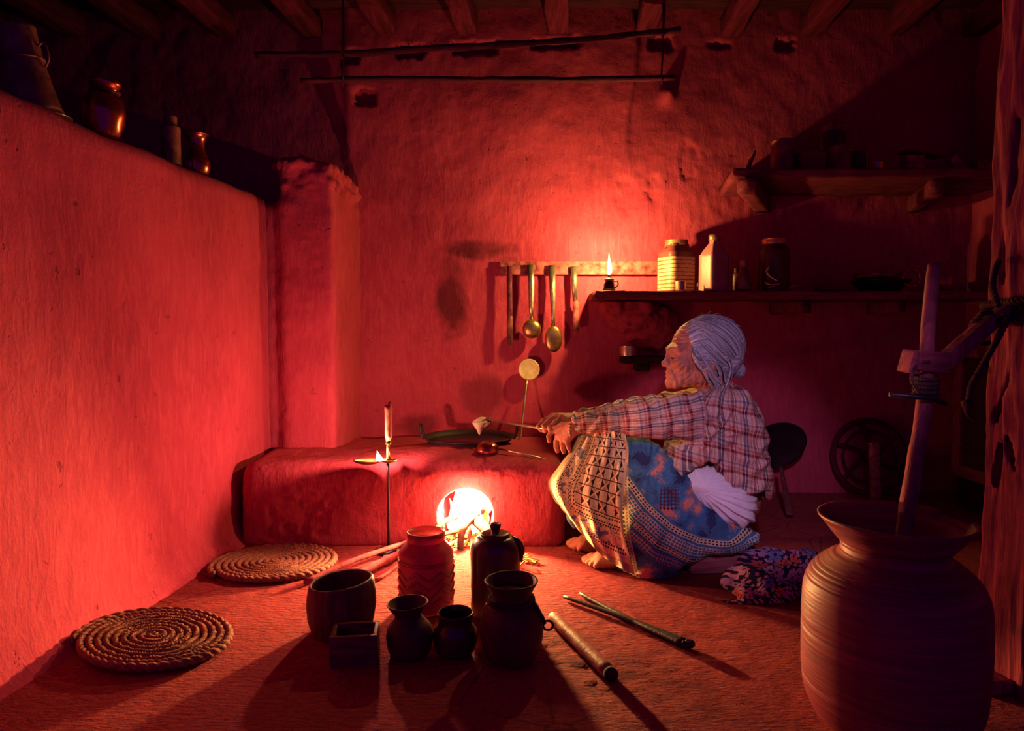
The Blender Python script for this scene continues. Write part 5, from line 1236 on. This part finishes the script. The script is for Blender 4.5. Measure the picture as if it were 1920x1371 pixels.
a = W(1760, 686, c[1]); b = W(1892, 578, 1.335); mesh('arm', *plank(a, b, .030, .026, 12, .003, 4), M_POST, root)
c2 = onst(722)
mesh('lashing', *join(*[rope([c2+[.019*math.cos(q), .019*math.sin(q), dz+.003*math.sin(q)] for q in np.linspace(0, 2*PI, 12)], .0036, 70, 420) for dz in (-.018, -.010, -.002, .006, .014)], rope([c2+[-.018, -.01, -.015], c2+[-.034, -.012, .012], c2+[-.026, -.012, .038], c2+[-.008, -.022, .046]], .003, 60, 420)), M_ROPED, root)
c3 = onst(747); mesh('peg', *tube([W(1668, 740, c3[1]-.024), c3+[0, -.024, 0], W(1775, 758, c3[1]-.022)], [.0045, .0062, .004], 8), M_IRON, root)
# ================================================================== POST
vo = Vol((.93, 1.25, -.01), (1.16, 1.48, 2.10), .0055)
vo.add(((lambda f: (lambda x, y, z: f(x*.981+y*.191-1.035*.981-1.355*.191, -x*.191+y*.981+1.035*.191-1.355*.981, z)))(rbox((0, 0, 1.0), (.112, .112, 2.04), .012)[0]), np.array([.95, 1.27, 0]), np.array([1.13, 1.45, 2.03])), 0)
for (x, y, Y, rx, rz, a) in ((1882, 870, 1.37, .0045, .060, .12), (1906, 850, 1.34, .006, .045, -.3), (1890, 740, 1.36, .003, .07, .35), (1880, 1090, 1.38, .0025, .06, 0), (1900, 300, 1.35, .003, .09, .05), (1885, 480, 1.37, .003, .07, 0)):
    c = W(x, y, Y); vo.cut(ell((c[0]+.004, c[1], c[2]), (.03, rx*1.4, rz), (a, 0, .19)), .006)
V, F = vo.mesh()
V, F = disp((V, F), lambda V: .0055*fbm(V*[1, 1, .10], 75, 3, 3)+.004*fbm(V, 9, 2, 5)); V[:, 2] = np.maximum(V[:, 2], .001)
root = thing('wooden_post', 'thick weathered wooden post at the right edge, cracked and knotted', 'post', (1.035, 1.355, 0))
mesh('post', V, F, M_POST, root)
mesh('foot_block', *roughen(box((1.0, 1.395, .016), (.16, .16, .028), .006, (0, 0, .19), 3), .002, 30), M_POST, root)
zr_ = W(1900, 582, 1.30)[2]; P = []
sqp = lambda q: (1.035+.0715*np.sign(math.cos(q))*abs(math.cos(q))**.5, 1.355+.0715*np.sign(math.sin(q))*abs(math.sin(q))**.5)
for k, dz in enumerate((-.020, -.008, .004, .016)): P.append(rope([(*sqp(q), zr_+dz+.006*math.sin(q+k)) for q in np.linspace(0, 2*PI, 26)], .0068, 260, 240))
a = W(1890, 596, 1.29); P.append(rope([a, W(1868, 640, 1.30), W(1840, 690, 1.31), W(1822, 722, 1.32), W(1815, 755, 1.33)], .0055, 150, 260)); P.append(tube(spline([W(1815, 752, 1.33), W(1814, 775, 1.33), W(1830, 792, 1.33)], 6), [.010, .012, .011, .009, .006, .005, .004, .003, .003, .0025, .002, .002, .002][:13], 7))
P.append(rope([W(1872, 575, 1.32), W(1862, 540, 1.33), W(1866, 508, 1.345), W(1873, 490, 1.36)], .0055, 90, 260)); P.append(rope([W(1885, 590, 1.30), W(1850, 622, 1.32), W(1812, 655, 1.30), W(1785, 678, 1.29)], .0052, 110, 260))
P.append(rope([W(1860, 585, 1.315), W(1840, 590, 1.32), W(1822, 612, 1.335), W(1832, 628, 1.335), W(1858, 606, 1.32)], .0052, 110, 260))
single('rope', 'dark twisted rope wound round the wooden post with a frayed end hanging down', 'rope', join(*P), M_ROPED)
# dish behind the post
c = FL(1868, 1200); c[1] = 1.56; vessel('dark_dish', 'dark shallow dish on the floor behind the wooden post', 'dish', (1.13, 1.60, .004), [(.04, 0), (.065, .006), (.08, .025), (.086, .04)], M_IRON, .003, wob=0, rough=0)
# ================================================================== BACK RIGHT
pc = W(1456, 833, 2.84); pb = W(1481, 975, 2.585); pb[2] = .012; dr = pb-pc; dr /= np.linalg.norm(dr)
root = thing('griddle_pan', 'round black griddle with a long handle leaning upside down against the back wall', 'griddle', pb)
zax = Vector((0, -1, -.55)).normalized(); R = zax.to_track_quat('Z', 'Y').to_matrix(); V, F = lathe([(.001, -.012), (.10, -.008), (.118, .006), (.121, .010), (.115, .009), (.098, -.002), (.001, -.006)], 56); V = V @ np.array(R).T+pc
mesh('plate', V, F, M_IRONB, root); e = pc+dr*.112
mesh('handle', *tube(spline([e, e+(pb-e)*.3, e+(pb-e)*.6, pb], 6), [.008]*6+[.010]*6+[.015]*7, 10, flat=.5), M_MUGW, root)
c = W(1642, 884, 2.90); rw = .158; root = thing('spoked_wheel', 'dim spoked wooden wheel leaning against the back wall behind the big jar', 'wheel', (c[0], 2.90, 0))
c[2] = rw+.014; T = lambda P: np.array(P) @ np.array(Euler((-.18, 0, 0)).to_matrix()).T+np.array([c[0], 2.925, 0])
mesh('rim', *tube(T(torus_pts((0, 0, c[2]), rw, 72, 1)), .0125, 10, False), M_BEAM, root)
mesh('inner_ring', *tube(T(torus_pts((0, 0, c[2]), rw*.72, 60, 1)), .006, 8, False), M_BEAM, root)
mesh('hub', *tube(T([(0, -.03, c[2]), (0, .02, c[2])]), .026, 18), M_BEAM, root)
for k in range(6):
    a = k*PI/3+.35; p = [(math.cos(a+q*.35)*rw*q, 0, c[2]+math.sin(a+q*.35)*rw*q) for q in (.14, .4, .7, .97)]; mesh('spoke', *tube(spline(T(p), 5), .0095, 8), M_BEAM, root)
c = W(1640, 840, 2.985); 
c = W(1640, 842, 2.74); single('wood_billet', 'short upright reddish piece of wood standing beside the spoked wheel', 'wood', roughen(box((W(1640, 900, 2.74)[0], 2.74, .135), (.034, .03, .27), .004, (0, -.06, 0)), .002, 40), M_PAINT)
# wooden cupboard in the right corner
root = thing('corner_cupboard', 'low dark wooden cupboard with a framed door in the right corner behind the post', 'cupboard', (1.80, 2.72, 0))
x0 = W(1790, 760, 2.78)[0]; y0, y1 = 2.30, 2.78; zb, ztp = .13, .665
def cp(s, t_, z): return None
mesh('carcass', *box((x0+.14, (y0+y1)/2, .34), (.24, y1-y0, .68), .004), M_PLANKC, root)
d = mesh('door', *box((x0+.012, (y0+y1)/2, (zb+ztp)/2), (.012, y1-y0-.08, ztp-zb-.06), .002), M_PLANKC, root)
fr = [((x0+.004, y1-.028, (zb+ztp)/2), (.03, .05, ztp-zb)), ((x0+.004, y0+.028, (zb+ztp)/2), (.03, .05, ztp-zb)), ((x0+.004, (y0+y1)/2, zb+.025), (.03, y1-y0-.11, .05)), ((x0+.004, (y0+y1)/2, ztp-.025), (.03, y1-y0-.11, .05))]
for i, (c, s) in enumerate(fr): mesh('frame_rail', *roughen(box(c, s, .004), .0015, 40, 2, i), M_SHELF, root)

under(d, 'frame_rail')
for o in [o for o in C.objects if o.type == 'EMPTY']:
    n_ = o.name.split('.')[0]
    if n_ == 'batter_ladle': under(kid(o, 'batter'), 'batter_drip')
    if n_ == 'oil_lamp_stand': under(kid(o, 'handle'), 'hook', 'ferrule')
    if n_ == 'kerosene_lamp': under(kid(o, 'body'), 'handle', 'collar')
    if n_ == 'roped_clay_jar': under(kid(o, 'rope'), 'ring')
    if n_ == 'ribbed_jar': under(kid(o, 'body'), 'zigzag_ribs')
    if n_ == 'milk_churn': under(kid(o, 'body'), 'band', 'handle')
# ================================================================== LIGHT
def point(name, loc, w, col, r):
    d = bpy.data.lights.new(name, 'POINT'); d.energy = w; d.color = col; d.shadow_soft_size = r
    o = bpy.data.objects.new(name, d); C.objects.link(o); o.location = Vector([float(a) for a in loc]); return o
FL_C = (1, .42, .22)
point('kerosene_flame_light', W(1142, 484, 2.772), 28., (1, .65, .16), .012)
point('stove_lamp_light', W(709, 852, 2.175), 21., FL_C, .012)
point('fire_light', (-.150, 2.325, .138), 125., (1, .56, .17), .018)
point('fire_light_inner', (-.155, 2.42, .12), 10., (1, .40, .09), .03)
point('fire_light_mouth', (-.150, 2.205, .155), 7., (1, .42, .14), .03)
d = bpy.data.lights.new('lavender_fill_spot', 'SPOT'); d.energy = 78; d.color = (.88, .54, .95); d.spot_size = math.radians(22); d.spot_blend = .6; d.shadow_soft_size = .05  # added unseen spot: lavender fill for the person's back and hair
o = bpy.data.objects.new('lavender_fill_spot', d); C.objects.link(o); o.location = (.18, -.1, 1.35)
tgt = Vector((.70, 2.1, .40)); o.rotation_euler = (tgt-o.location).to_track_quat('-Z', 'Y').to_euler()
d = bpy.data.lights.new('warm_fill_spot', 'SPOT'); d.energy = 48; d.color = (1, .50, .20); d.spot_size = math.radians(17); d.spot_blend = .8; d.shadow_soft_size = .03  # added unseen spot: warm fill on sleeves, face and skirt
o = bpy.data.objects.new('warm_fill_spot', d); C.objects.link(o); o.location = (-.62, .25, .86)
tgt = Vector((.27, 2.0, .40)); o.rotation_euler = (tgt-o.location).to_track_quat('-Z', 'Y').to_euler()
wd = bpy.data.worlds.new('world'); SC.world = wd; wd.use_nodes = True
bg = wd.node_tree.nodes['Background']; bg.inputs[0].default_value = (.07, .006, .28, 1); bg.inputs[1].default_value = .55
